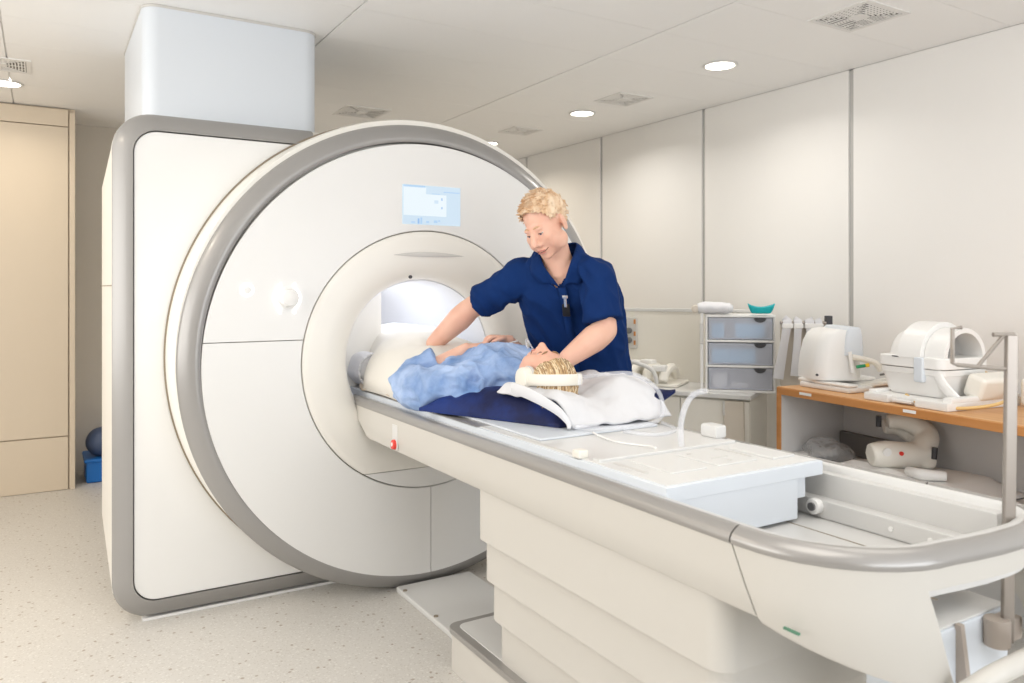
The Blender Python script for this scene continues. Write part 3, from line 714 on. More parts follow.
# the wooden desk: local x along its front towards the scanner, local y to the wall
KA = R(90 - 7.3)
dk = thing('wooden_desk', 'wood-topped open desk by the right wall holding the white coils', 'desk', (3.139, 2.63, 0), KA)
DL, DD = 1.95, .72       # runs from local x=-DL to 0; local y negative is towards the wall
b = MB(); b.box((-DL, -DD, .872), (0, 0, .90), .003); b.build('worktop', 'wood_desk', dk, local=True)
b = MB(); b.box((-DL, -.004, .862), (0, .004, .896), .002); b.build('front_edge', 'wood_edge', dk, local=True)
b = MB(); b.box((-.024, -DD, 0), (0, -.003, .872), .001); b.build('side_panel', 'desk_grey', dk, local=True)
b = MB(); b.box((-.027, -.003, 0), (.001, .004, .865), .001); b.build('side_edge', 'wood_edge', dk, local=True)
b = MB(); b.box((-DL, -DD, 0), (-DL + .024, -.003, .872), .001); b.build('side_panel', 'desk_grey', dk, local=True)
b = MB(); b.box((-DL, -.43, 0), (0, -.42, .872)); b.build('back_panel', 'desk_grey', dk, local=True)
b = MB(); b.box((-DL + .024, -.42, .515), (-.024, -.02, .54), .002); b.build('shelf', 'desk_grey', dk, local=True)
for x0, x1 in ((-.23, -.155),(-.79, -.73)):
    b = MB(); b.box((x0, .004, .878), (x1, .007, .891), .001); b.build('name_plate', 'plastic_white', dk, local=True)
# head coil with dome on a tilted tray
tr = thing('coil_tray', 'flat white tray with raised edges at the left end of the desk', 'tray', (3.42, 2.45, .90), KA)
b = MB(); b.box((-.21, -.20, 0), (.10, .20, .026), .008); b.box((-.04, -.17, .026), (.12, .19, .045), .008); b.build('base', 'plastic_white', tr, local=True)
b = MB(); b.box((-.21, .14, .026), (.0, .20, .04), .006); b.build('front_lip', 'plastic_white', tr, local=True)
b = MB(); b.box((-.30, -.20, .03), (-.05, .05, .05), .006, rot=Euler((R(-6), R(12), 0)).to_matrix()); b.build('tilted_plate', 'plastic_cream', tr, local=True)
b = MB(); b.box((-.26, -.20, .085), (-.16, -.05, .095), .003, rot=Euler((R(-6), R(12), 0)).to_matrix()); b.build('dark_pad', 'steel_dark', tr, local=True)
hc = thing('head_coil', 'white dome-shaped head coil with a hose on the left tray', 'coil', (3.36, 2.50, .945), R(-31.2))
b = MB(); b.rings([[V((x * sx * .88 + ox, y * .14, z)) for x, y in rr4(-1, 1, -1, 1, .55, 6)] for z, sx, ox in ((0, .140, 0), (.05, .138, 0), (.12, .133, .005), (.18, .123, .012), (.22, .105, .018), (.238, .08, .022), (.243, .04, .025))]); b.build('dome', 'plastic_white', hc, local=True, angle=60)
b = MB(); b.rings([[V((x * sx * .9 + .066, y * .146 - .003, z)) for x, y in rr4(-1, 1, -1, 1, .4, 5)] for z, sx in ((.12, .062), (.16, .062), (.21, .056), (.248, .045), (.256, .03))]); b.build('cap', 'slab_cool', hc, local=True, angle=60)
b = MB(); b.tube([(.04, -.155, .14), (.05, -.165, .04)], .010, 8); b.build('side_rib', 'plastic_white', hc, local=True)
b = MB(); b.tube([(.05, -.16, .115), (.10, -.17, .105), (.16, -.165, .085), (.185, -.16, .05)], .014, 10, 5); b.build('hose', 'plastic_cream', hc, local=True)
pg = MB(); pg.cyl((.065, -.17, .068), (.105, -.175, .075), .008, seg=10); pg = pg.build('plug', 'plug_green', hc, local=True)
b = MB(); b.cyl((.105, -.175, .075), (.122, -.176, .078), .009, seg=10); b.build('plug_ring', 'plug_yellow', pg, local=True)
b = MB(); b.cyl((-.115, -.146, .028), (-.115, -.154, .028), .006, seg=10); b.build('screw', 'dark_plastic', hc, local=True)
# big coil on its base tray
bt = thing('coil_tray', 'notched white base tray near the right end of the desk', 'tray', (3.29, 1.90, .90), KA)
def notch(z0, z1, bev):
    b = MB(); b.prism([(-.20, -.23), (.20, -.23), (.20, .215), (.08, .215), (.08, .185), (-.055, .185), (-.055, .215), (-.20, .215)], z0, z1, bev); return b
notch(0, .034, .006).build('plate', 'plastic_white', bt, local=True)
b = MB(); b.box((-.20, -.23, .03), (-.16, .19, .052), .006); b.build('side_rib', 'plastic_white', bt, local=True)
b = MB(); b.box((.16, -.23, .03), (.20, .19, .046), .006); b.build('side_rib', 'plastic_white', bt, local=True)
b = MB(); b.box((-.03, .19, .008), (.06, .21, .02), .003); b.build('latch', 'plastic_white', bt, local=True)
bc = thing('neck_coil', 'large white arched head and neck coil on the notched tray', 'coil', (3.29, 1.93, .936), KA)
def arch(x0, x1, r, z0=.16, th=.022, yc=-.0):
    b = MB(); n = 20
    sec_ = lambda rr: [(yc + rr * cos(a), z0 + rr * sin(a)) for a in [pi * k / n for k in range(n + 1)]]
    P = sec_(r) + list(reversed(sec_(r - th))); b.prism([(y, z) for y, z in P], x0, x1, .005, mt=M(((0, 0, 1, 0), (1, 0, 0, 0), (0, 1, 0, 0), (0, 0, 0, 1)))); return b
b = MB(); b.rings([[V((x * sx, y * sy, z)) for x, y in rr4(-1, 1, -1, 1, .2, 4)] for z, sx, sy in ((0, .125, .11), (.02, .135, .12), (.09, .150, .135), (.092, .154, .14), (.115, .156, .142))]); b.build('lower_shell', 'plastic_white', bc, local=True, angle=40)
b = MB(); b.rings([[V((x * .158, y * .146, z)) for x, y in rr4(-1, 1, -1, 1, .2, 4)] for z in (.118, .165)]); b.build('collar', 'plastic_white', bc, local=True, bevel=.004)
arch(-.155, -.06, .128).build('end_arch', 'plastic_white', bc, local=True)
arch(-.06, .055, .150, th=.04).build('middle_arch', 'plastic_white', bc, local=True)
b = MB(); b.rings([[V((x, y * k, .155 + z * k)) for y, z in [(.13 * cos(pi * q / 16), .13 * sin(pi * q / 16)) for q in range(17)]] for x, k in ((.055, 1.0), (.09, .97), (.12, .85), (.14, .62), (.148, .3))]); b.build('rounded_end', 'plastic_white', bc, local=True, angle=60)
b = MB(); b.box((-.075, .130, .06), (-.03, .156, .165), .008); b.build('clasp', 'slab_cool', bc, local=True)
b = MB(); b.box((.045, .140, .158), (.08, .150, .163), .002); b.build('marker', 'dark_plastic', bc, local=True)
b = MB(); b.tube([(-.10, .12, .13), (-.15, .13, .06), (-.19, .10, -.0)], .022, 10, 5, flat=((0, 1, 0), .5)); b.build('support_arm', 'plastic_white', bc, local=True)
b = MB(); b.box((-.25, -.19, .0), (-.165, .03, .10), .02, 3, rot=Euler((0, R(-18), 0)).to_matrix()); b.build('neck_rest', 'plastic_cream', bc, local=True)
b = MB(); b.box((-.36, -.30, -.034), (-.25, -.16, .085), .02, 3); b.bm.transform(M.Translation((0, -.03, 0))); ph = b.build('phantom_block', 'plastic_cream', None, mt=WORLD[bc.name]); tag(ph, 'pale block standing behind the arched coil on the desk', 'block')
b = MB(); KW = WORLD[dk.name]
b.tube([(-.66, -.10, .935), (-.75, -.06, .915), (-.90, -.08, .912), (-.98, -.20, .93), (-.96, -.34, .96), (-.86, -.42, 1.0), (-.74, -.40, 1.05)], .007, 8, 6); cb = b.build('coil_cable', 'cable_yellow', None, mt=KW); tag(cb, 'yellowish cable looping on the desk right of the arched coil', 'cable')
# under the desk
pd = MB()
def padf(s, t): return V((-.98 + s * .74, -.41 + t * .36, .5445 + .045 * min(1, 6 * min(s, 1 - s, t, 1 - t)) * (1 + .25 * sin(7 * s) * sin(5 * t))))
pd.grid(padf, 30, 18); o = pd.build('foam_pad', 'plastic_white', None, mt=KW); so = o.modifiers.new('s', 'SOLIDIFY'); so.thickness = -.004; tag(o, 'flat white foam pad lying on the shelf under the desk', 'pad')
pr = MB(); pr.tube([(-.80, -.16, .612), (-.73, -.10, .612), (-.66, -.11, .61)], [.02, .025, .018], 12, 6); tag(pr.build('rolled_strap', 'plastic_white', None, mt=KW), 'small rolled white strap lying in front of the neck coil under the desk', 'strap')
nb = thing('knee_coil', 'off-white saddle-shaped coil with dark slots on the shelf under the desk', 'coil', (3.30, 2.06, .594), R(-31.2))
b = MB()
b.tube([(-.17, -.03, .058), (-.10, -.03, .06), (.0, -.03, .055), (.09, -.03, .06)], [.048, .06, .058, .05], 20, 4)
b.tube([(.06, -.02, .06), (.10, .06, .10), (.05, .14, .15), (-.02, .16, .15)], [.055, .05, .042, .035], 16, 5)
b.tube([(.03, -.03, .05), (.09, -.01, .11), (.10, .02, .15), (.03, .06, .19), (-.04, .08, .185)], [.05, .05, .046, .042, .035], 16, 5)
b.box((.04, -.08, .0), (.11, -.0, .10), .025, 3)
organic(b, 'shell', 'plastic_cream', nb, .007, 5) if False else None
b.bm.transform(WORLD[nb.name]); organic(b, 'shell', 'plastic_cream', nb, .007, 5)
for p, q in (((.085, -.082, .05), (.09, -.082, .10)), ((-.075, .09, .16), (-.075, .09, .21)), ((.135, .0, .10), (.14, .02, .145))):
    b = MB(); b.tube([p, q], .012, 10); b.build('slot', 'dark_plastic', nb, local=True)
b = MB(); b.cyl((-.06, -.085, .075), (-.06, -.0925, .075), .009, seg=14); b.build('red_mark', 'stop_red', nb, local=True)
b = MB(); b.cyl((-.12, -.08, .08), (-.12, -.088, .08), .018, seg=16); b.build('disc', 'plastic_white', nb, local=True)
db = MB(); db.box((-.36, -.415, .541), (-.03, -.385, .655), .004); tag(db.build('dark_board', 'board_dark', None, mt=KW), 'dark grey board standing at the back of the shelf under the desk', 'board')
pb = MB(); pb.ell((-.145, -.19, .585), (.115, .10, .065), seg=30, ring=20)
for v in pb.bm.verts:
    n3 = noise.noise(v.co * 14); v.co += (v.co - V((-.145, -.19, .57))).normalized() * n3 * .03
    v.co.z = max(v.co.z, .5405)
tag(pb.build('plastic_bag', 'bag_clear', None, mt=KW, angle=20), 'crumpled clear plastic bag on the shelf at the desk left end', 'bag')
wp = MB(); wp.box((-.10, -.36, .541), (-.03, -.06, .575), .015, 3); tag(wp.build('white_pad', 'plastic_white', None, mt=KW), 'white pad at the far left of the shelf behind the plastic bag', 'pad')
#@@PART3
# ------------------------------------------------------------ people: shared anatomy
def frame(o, f, up=(0, 0, 1), s=1):
    """matrix whose y axis is forward, z up, x the right-hand side"""
    y = V(f).normalized(); x = y.cross(V(up)).normalized(); z = x.cross(y).normalized()
    m = M(((x.x, y.x, z.x, 0), (x.y, y.y, z.y, 0), (x.z, y.z, z.z, 0), (0, 0, 0, 1)))
    return M.Translation(V(o)) @ m @ M.Scale(s, 4)
def head_mesh(b, mt, full=1):
    h = MB(); e = lambda c, r, rot=None: h.ell(c, r, rot, 20, 14)
    e((0, -.018, .030), (.074, .094, .088)); e((0, .028, -.025), (.063, .066, .086)); e((0, .038, -.072), (.050, .050, .042))
    e((0, .072, -.098), (.024, .020, .017))
    h.tube([(0, .088, .012), (0, .098, -.008), (0, .112, -.030), (0, .114, -.042)], [.010, .0105, .014, .013], 12, 4)
    for s in (-1, 1):
        e((s * .012, .100, -.043), (.010, .010, .008)); e((s * .024, .080, .016), (.021, .012, .009))
        e((s * .040, .060, -.028), (.024, .024, .024)); e((s * .044, .030, -.075), (.018, .036, .026))
        e((s * .077, -.008, -.012), (.009, .020, .031), Euler((R(-12), 0, R(s * -22))).to_matrix()); e((s * .079, -.002, -.036), (.007, .012, .012))
        e((s * .030, .074, -.003), (.014, .011, .010))
    e((0, .088, -.066), (.024, .011, .008)); e((0, .088, -.078), (.021, .011, .008))
    if full:
        for s in (-1, 1): e((s * .046, .046, -.050), (.022, .034, .036)); e((s * .050, .020, -.068), (.020, .040, .034))
    h.bm.transform(mt); b.add(h.bm)
def face_parts(par, mt, brow='brow_blond'):
    l = MB(); l.ell((0, .0935, -.0665), (.021, .0075, .0036), seg=16, ring=8); l.ell((0, .0925, -.0765), (.019, .0075, .0045), seg=16, ring=8); l = l.build('lips', 'lips', par, mt=mt)
    q = MB(); q.tube([(-.027, .079, -.0655), (-.018, .0935, -.0705), (0, .1005, -.0718), (.018, .0935, -.0705), (.027, .079, -.0655)], .0013, 6, 4); q.build('mouth_line', 'lash', l, mt=mt)
    for s in (-1, 1):
        q = MB(); q.tube([(s * .012, .0905, .021), (s * .025, .0875, .0245), (s * .036, .0800, .0205)], [.0026, .0032, .0012], 8, 4); q.build('eyebrow', brow, par, mt=mt)
        q = MB(); q.ell((s * .027, .0795, -.002), (.0125, .0075, .0065), seg=14, ring=10); q = q.build('eye', 'eye_white', par, mt=mt)
        w = MB(); w.ell((s * .027, .0835, -.005), (.0055, .0045, .0052), seg=12, ring=8); w.build('iris', 'ball_blue', q, mt=mt)
        w = MB(); w.tube([(s * .016, .0855, -.004), (s * .027, .0895, -.0015), (s * .038, .082, -.004)], .0016, 6, 4); w.build('lash_line', 'lash', q, mt=mt)
        w = MB(); w.ell((s * .027, .0805, .0015), (.0125, .0068, .0050), seg=14, ring=8); w.build('eyelid', 'skin', q, mt=mt)
def hand_mesh(b, wr, d, palm, side, curl=.6, s=1):
    """wr wrist, d towards the fingers, palm the way the palm faces, side the thumb side"""
    d = V(d).normalized(); n = (V(palm) - d * V(palm).dot(d)).normalized(); t = n.cross(d)
    if t.dot(V(side)) < 0: t = -t
    W = V(wr); L = .092 * s
    b.tube([W - d * .03, W, W + d * .03 * s, W + d * .06 * s, W + d * L], [(.027 * s, .021 * s), (.027 * s, .019 * s), (.036 * s, .017 * s), (.041 * s, .016 * s), (.040 * s, .012 * s)], 16, 4, flat=(tuple(n), 1))
    for k, (o, ln) in enumerate(((.030, .074), (.010, .083), (-.010, .078), (-.029, .060))):
        p = W + d * (L - .012) * s / 1 + t * o * s; q = [p]; a = .12; r = [.0105 * s]
        for f, m_ in enumerate((.46, .30, .24)):
            a += curl * (.75 if f == 0 else 1) + .06 * k; dd = d * cos(a) + n * sin(a) + t * o * .9
            q.append(q[-1] + dd.normalized() * ln * m_ * s); r.append((.0095 - .001 * f) * s)
        b.tube(q, r, 10, 3); b.ell(q[-1], (r[-1],) * 3, seg=10, ring=8)
    p = W + d * .022 * s + t * .028 * s; q = [p, p + (d * .7 + t * .75 + n * .25).normalized() * .04 * s]
    q.append(q[-1] + (d * .95 + t * .35 + n * .4).normalized() * .032 * s); q.append(q[-1] + (d * 1 + t * .0 + n * .45).normalized() * .024 * s)
    b.tube(q, [.015 * s, .012 * s, .0105 * s, .0085 * s], 10, 3); b.ell(q[-1], (.0085 * s,) * 3, seg=10, ring=8)

# ------------------------------------------------------------ the man
man = thing('person', 'standing man with short blond hair in a navy short-sleeved tunic, leaning over the table', 'person', (2.14, 2.80, 0))
FT = V((-.72, -.69, 0)); RT = V((-.69, .72, 0))
def mring(c, w, d, n=36, p=2.4):
    c = V(c); R_ = []
    for k in range(n):
        a = 2 * pi * k / n; ca, sa = cos(a), sin(a)
        R_.append(c + RT * w * (abs(ca) ** (2 / p)) * (1 if ca > 0 else -1) + FT * d * (abs(sa) ** (2 / p)) * (1 if sa > 0 else -1))
    return R_
SHR, ELR, WRR = V((1.745, 2.800, 1.432)), V((1.612, 3.016, 1.300)), V((1.492, 3.165, 1.130))
SHL, ELL, WRL = V((1.915, 2.512, 1.452)), V((1.915, 2.447, 1.222)), V((1.70, 2.425, 1.112))
HD = V((1.719, 2.583, 1.648)); FH = V((-.92, -.38, -.62)); MH = frame(HD, FH, (-.22, .10, 1), 1.06)
b = MB(); head_mesh(b, MH)
b.tube([(1.835, 2.655, 1.46), (1.805, 2.638, 1.53), (1.765, 2.612, 1.60)], [.074, .062, .060], 20, 4)
b.rings([mring(c, w, d) for c, w, d in (((2.11, 2.79, .90), .17, .12), ((2.06, 2.76, 1.08), .17, .12), ((2.0, 2.73, 1.22), .18, .12), ((1.93, 2.70, 1.36), .195, .132), ((1.875, 2.672, 1.45), .16, .108), ((1.84, 2.657, 1.50), .10, .065))])
for sh, el, wr in ((SHR, ELR, WRR), (SHL, ELL, WRL)):
    b.tube([sh, sh.lerp(el, .5), el], [.048, .054, .048], 18, 4)
    b.ell(sh - V((0, 0, .02)), (.048, .048, .048)); b.ell(el, (.047, .047, .047))
    b.tube([el, el.lerp(wr, .28), el.lerp(wr, .7), wr], [.049, .055, .043, .032], 18, 4)
hand_mesh(b, WRR + (WRR - ELR).normalized() * .01, WRR - ELR + V((0, .02, .06)), (.2, .2, -1), (-1, -.6, .2), .28, 1.08)
hand_mesh(b, WRL + (WRL - ELL).normalized() * .005, (-.8, -.1, -.35), (-.35, -.1, -1), (0, 1, .3), .38, 1.08)
for s in (-1, 1): b.tube([V((2.14, 2.81, .95)) + RT * s * .10, V((2.15, 2.80, .5)) + RT * s * .11, V((2.17, 2.80, .08)) + RT * s * .11], [.085, .06, .045], 16, 4)
organic(b, 'body', 'skin', man, .005, 10)
face_parts(man, MH)
# hair: a cap over the scalp with short tufts
def scalp(p):            # in head space
    x, y, z = p
    front = .068 + .012 * (1 - abs(x) / .075)
    if y > .02: return z > front - .030 + (y - .02) * .55 - (max(0, -x - .05) * 1.5 if x < 0 else max(0, x - .055) * .5)
    if y > -.005: return z > .005 + (y + .005) * 1.2
    return z > -.065 + max(0, (y + .06)) * .9
hb = MB(); q = MB(); q.ell((0, -.020, .034), (.0785, .098, .090), seg=72, ring=48); q.ell((0, .022, .035), (.069, .071, .070), seg=48, ring=32) 
for v in q.bm.verts:
    nn = noise.noise(v.co * 60) * .004 + noise.noise(V((v.co.x * 30, v.co.y * 90, v.co.z * 30))) * .003; v.co += v.co.normalized() * nn
bad = [v for v in q.bm.verts if not scalp(v.co)]
pts = [(v.co.copy(), v.normal.copy()) for v in q.bm.verts if scalp(v.co)]
bmesh.ops.delete(q.bm, geom=bad, context='VERTS')
hb.add(q.bm)
random.seed(3)
for k in range(900):
    p, n_ = random.choice(pts)
    fl = V((random.uniform(-.2, .2) + .25, .45 if p.z > .05 else -.25, -.55 if p.z < .06 else .05))
    d = (n_ * .32 + fl * .9).normalized(); L = random.uniform(.009, .017)
    p2 = p + V((random.uniform(-.003, .003),) * 3)
    hb.tube([p2 - n_ * .003, p2 + d * L * .5 + n_ * .001, p2 + d * L - n_ * .002], [.0026, .0020, .0004], 4)
hb.build('hair', 'hair_man', man, mt=MH, angle=60)
# tunic
b = MB()
b.rings([mring(c, w, d) for c, w, d in (((2.11, 2.815, .80), .225, .155), ((2.095, 2.805, .90), .222, .15), ((2.045, 2.785, 1.06), .216, .15), ((1.995, 2.75, 1.20), .214, .15), ((1.935, 2.706, 1.345), .222, .146), ((1.885, 2.682, 1.43), .205, .124), ((1.858, 2.666, 1.49), .16, .095), ((1.835, 2.654, 1.535), .10, .078), ((1.822, 2.646, 1.565), .080, .070))])
b.tube([SHR + V((.03, -.035, .0)), SHR + V((0, 0, .004)), SHR.lerp(ELR, .45), SHR.lerp(ELR, .82)], [.072, .076, .076, .074], 24, 5)
b.tube([SHL + V((-.03, .04, -.01)), SHL + V((0, 0, -.004)), SHL.lerp(ELL, .45), SHL.lerp(ELL, .84)], [.070, .073, .077, .078], 24, 5)
def folds(co, n):
    w = noise.noise(V((co.x * 9, co.y * 9, co.z * 4))) * .011 + (.25 - abs(noise.noise(V((co.x * 15 + co.z * 9, co.y * 15 - co.z * 5, co.z * 6))))) * .022
    return w
tun = organic(b, 'tunic', 'scrub_navy', man, .007, 8, disp=folds)
# open the neck in a V, show cuffs by hollowing the sleeve ends
NK = V((1.832, 2.652, 1.545))
def neck_keep(p):
    r = p - NK; f = r.dot(FT); s_ = r.dot(RT)
    if p.z > 1.545 and abs(s_) < .085 and f > -.10: return False
    if f > .0 and p.z > 1.393:
        w = min(.080, (p.z - 1.393) * .95)
        if abs(s_ + .0) < w: return False
    return True
trim_mesh(tun, neck_keep)
so = tun.modifiers.new('s', 'SOLIDIFY'); so.thickness = .004
def onF(s_, z, extra=0):
    """a point on the front of the tunic: s_ to his right, z height"""
    T = [(.80, 2.11, 2.815, .225, .155), (.90, 2.095, 2.805, .222, .15), (1.06, 2.045, 2.785, .216, .15), (1.20, 1.995, 2.75, .214, .15), (1.345, 1.935, 2.706, .222, .146), (1.43, 1.885, 2.682, .205, .124), (1.49, 1.858, 2.666, .16, .095), (1.56, 1.825, 2.648, .085, .072)]
    for i in range(len(T) - 1):
        if z <= T[i + 1][0]: break
    a, c = T[i], T[i + 1]; k = (z - a[0]) / (c[0] - a[0]); x, y, w, d = [a[m_] * (1 - k) + c[m_] * k for m_ in (1, 2, 3, 4)]
    q = max(0, 1 - (abs(s_) / w) ** 2.4) ** (1 / 2.4)
    return V((x, y, z)) + RT * s_ + FT * (d * q + extra)
for sd in (-1, 1):       # collar wings
    q = MB()
    L0 = [NK + RT * sd * .012 + FT * -.078 + V((0, 0, .030)), NK + RT * sd * .055 + FT * -.05 + V((0, 0, .034)), NK + RT * sd * .076 + FT * .01 + V((0, 0, .018)), onF(sd * .055, 1.485, .024), onF(sd * .006, 1.392, .012)]
    L1 = [NK + RT * sd * .016 + FT * -.098 + V((0, 0, -.01)), NK + RT * sd * .085 + FT * -.07 + V((0, 0, -.012)), NK + RT * sd * .118 + FT * .0 + V((0, 0, -.028)), onF(sd * .112, 1.448, .016), onF(sd * .075, 1.405, .012)]
    A, _ = smooth_path(L0, [1] * 5, 5); B, _ = smooth_path(L1, [1] * 5, 5); n_ = len(A) - 1
    q.grid(lambda s, t: A[round(s * n_)].lerp(B[round(s * n_)], t) + V((0, 0, .010 * sin(pi * t))), n_, 4)
    c_ = q.build('collar', 'scrub_navy', man, angle=180); so = c_.modifiers.new('s', 'SOLIDIFY'); so.thickness = .005; so.offset = 0
q = MB(); zz = [1.39, 1.33, 1.26, 1.18, 1.10, 1.02, .94, .86]
q.grid(lambda s, t: onF(-.018 + t * .034, 1.392 - s * .53, .006), 24, 2); c_ = q.build('placket', 'scrub_navy', man, angle=180); so = c_.modifiers.new('s', 'SOLIDIFY'); so.thickness = .004
q = MB(); q.grid(lambda s, t: onF(-.065 - s * .105, 1.335 - t * .125, .0075), 10, 10); pk = q.build('chest_pocket', 'scrub_navy', man, angle=180); so = pk.modifiers.new('s', 'SOLIDIFY'); so.thickness = .004
# badge on the placket
bp = onF(-.004, 1.325, .014); bm_ = frame(bp, FT + V((0, 0, -.35)))
q = MB(); q.box((-.016, -.004, -.055), (.016, .005, -.0), .004); bd = q.build('badge_holder', 'badge_black', man, mt=bm_)
q = MB(); q.box((-.006, .003, -.012), (.006, .009, .030), .002); q.box((-.012, .002, .026), (.012, .010, .040), .003); q.build('clip', 'chrome', bd, mt=bm_)
# trousers and shoes
b = MB(); b.rings([mring(c, w, d) for c, w, d in (((2.135, 2.80, .74), .19, .13), ((2.135, 2.80, .90), .19, .135), ((2.12, 2.79, .98), .18, .13))])
for s in (-1, 1): b.tube([V((2.14, 2.81, .88)) + RT * s * .095, V((2.15, 2.80, .5)) + RT * s * .11, V((2.165, 2.80, .085)) + RT * s * .11], [.10, .088, .08], 20, 4)
organic(b, 'trousers', 'scrub_dark', man, .01, 5)
for s in (-1, 1):
    q = MB(); c = V((2.165, 2.80, 0)) + RT * s * .11
    q.tube([c - FT * .07 + V((0, 0, .04)), c + FT * .02 + V((0, 0, .045)), c + FT * .12 + V((0, 0, .035)), c + FT * .19 + V((0, 0, .028))], [(.038, .038), (.042, .044), (.048, .034), (.036, .026)], 14, 4, flat=((0, 0, 1), 1))
    for v in q.bm.verts: v.co.z = max(v.co.z, .0)
    q.build('shoe', 'plastic_white', man)

# ------------------------------------------------------------ bedding
TT = .9225
th = MB(); th.prism([(1.30, 1.98), (1.78, 1.99), (1.79, 3.05), (1.31, 3.05)], TT, TT + .008, .003); tag(th.build('table_mat', 'slab_cool'), 'thin pale mat lying on the table beneath the navy cushion', 'mat')
def bil(A, B, C_, D, s, t): return A.lerp(B, s).lerp(D.lerp(C_, s), t)
def puff(b, A, B, C_, D, base, h, n=44, pw=.5, extra=None):
    A, B, C_, D = (V((*p, 0)) for p in (A, B, C_, D))
    def e(s, t): return max(0, (1 - (2 * s - 1) ** 4) * (1 - (2 * t - 1) ** 4)) ** pw
    def up(s, t):
        p = bil(A, B, C_, D, s, t)
        pin = .035 * (1 - (2 * s - 1) ** 2) * (1 if abs(2 * t - 1) > .98 else 0)
        z = base + .012 + h(s, t) * e(s, t) + noise.noise(V((p.x * 13, p.y * 13, 1))) * .008 * e(s, t)
        if extra: z += extra(s, t)
        return V((p.x, p.y, z))
    def dn(s, t):
        p = up(s, t); z = base + (extra(s, t) if extra else 0); return V((p.x, p.y, min(z + (p.z - z) * .02, p.z)))
    N = n
    gu = [[b.bm.verts.new(up(i / N, j / N)) for j in range(N + 1)] for i in range(N + 1)]
    gd = [[b.bm.verts.new(dn(i / N, j / N)) for j in range(N + 1)] for i in range(N + 1)]
    for i in range(N):
        for j in range(N):
            b.bm.faces.new((gu[i][j], gu[i + 1][j], gu[i + 1][j + 1], gu[i][j + 1])); b.bm.faces.new((gd[i][j], gd[i][j + 1], gd[i + 1][j + 1], gd[i + 1][j]))
    rim = [(i, 0) for i in range(N)] + [(N, j) for j in range(N)] + [(i, N) for i in range(N, 0, -1)] + [(0, j) for j in range(N, 0, -1)]
    for k in range(len(rim)):
        a, c = rim[k], rim[(k + 1) % len(rim)]
        b.bm.faces.new((gu[a[0]][a[1]], gd[a[0]][a[1]], gd[c[0]][c[1]], gu[c[0]][c[1]]))
    return b
# navy cushion: A near-back, B near-front, C far-front (its corner sticks up), D far-back
cz = TT + .009
def cush_h(t): return .105 - .060 * math.exp(-((t - .52) / .24) ** 2)
b = MB(); puff(b, (1.205, 2.66), (1.45, 2.095), (1.945, 2.08), (1.90, 2.72), cz, lambda s, t: cush_h(t), pw=.7, extra=lambda s, t: .085 * max(0, s + t - 1.55) ** 1.4 * 3)
nc = tag(b.build('navy_cushion', 'cushion_navy', angle=60), 'navy cushion under the patient, its pointed corner sticking out beside the man', 'cushion')
# white towel over it under the head
b = MB()
def towel(s, t):
    p = bil(V((1.375, 2.37, 0)), V((1.468, 2.045, 0)), V((1.885, 2.04, 0)), V((1.86, 2.50, 0)), s, t)
    base = cz + .026 + cush_h(.16 + .74 * t)
    fall = max(0, (s - .60) / .40)
    z = base * (1 - fall ** 2) + (TT + .014) * fall ** 2
    z += .035 * math.exp(-((t - .76) / .15) ** 2 - ((s - .62) / .22) ** 2)
    near = max(0, (.10 - t) / .10); z -= .035 * near * (1 - fall)
    z += noise.noise(V((p.x * 16, p.y * 16, 4))) * .010 + noise.noise(V((p.x * 40, p.y * 30, 2))) * .003
    return V((p.x, p.y, max(z, TT + .010)))
b.grid(towel, 60, 60); tw_ = b.build('head_towel', 'cloth_white', angle=180); so = tw_.modifiers.new('s', 'SOLIDIFY'); so.thickness = -.006; tag(tw_, 'crumpled white towel over the navy cushion beneath the patient head', 'towel')
# drooping edge of the head towel, made as a separate piece
hp = MB(); hp.tube([(1.375, 2.27, 1.05), (1.39, 2.17, 1.035), (1.43, 2.085, .995), (1.452, 2.05, .958), (1.45, 2.04, .938)], [(.006, .020), (.007, .020), (.007, .016), (.006, .010), (.005, .007)], 10, 5); tag(hp.build('towel_edge', 'cloth_white'), 'white padded edge of the towel drooping below the headphones', 'strap')

# ------------------------------------------------------------ the patient
pat = thing('person', 'patient lying on her back in a pale blue gown with blond hair and headphones', 'person', (1.55, 2.9, TT))
HP = V((1.535, 2.295, 1.075)); MP = frame(HP, (.03, .06, 1), (0, -1, .06), .98)
b = MB(); head_mesh(b, MP)
b.tube([(1.54, 2.36, 1.04), (1.548, 2.44, 1.045), (1.555, 2.52, 1.05)], [.055, .053, .07], 18, 4)
b.tube([(1.555, 2.50, 1.04), (1.555, 2.62, 1.05), (1.555, 2.85, 1.035), (1.555, 3.1, 1.02), (1.555, 3.3, 1.01)], [(.12, .07), (.165, .085), (.155, .06), (.155, .06), (.15, .06)], 24, 4, flat=((0, 0, 1), 1))
for s in (-1, 1): b.tube([(1.555 + s * .09, 3.25, 1.0), (1.555 + s * .10, 3.66, 1.10), (1.555 + s * .09, 4.15, 1.0), (1.555 + s * .08, 4.28, .99), (1.555 + s * .085, 4.30, 1.08)], [.08, .06, .042, .036, .03], 14, 4)
NE, NW = V((1.305, 2.965, 1.010)), V((1.525, 2.855, 1.142))
b.tube([(1.38, 2.57, 1.03), (1.33, 2.78, 1.0), NE], [.050, .044, .035], 14, 4); b.tube([NE, NE.lerp(NW, .4), NW], [.035, .038, .027], 14, 4)
hand_mesh(b, NW, (1, -.25, .1), (.1, 0, -1), (0, -1, 0), .35, .92)
FE, FW = V((1.86, 2.91, 1.05)), V((1.685, 2.835, 1.172))
b.tube([(1.74, 2.57, 1.03), (1.82, 2.78, 1.02), FE], [.052, .048, .04], 14, 4); b.tube([FE, FE.lerp(FW, .5), FW], [.040, .038, .026], 14, 4)
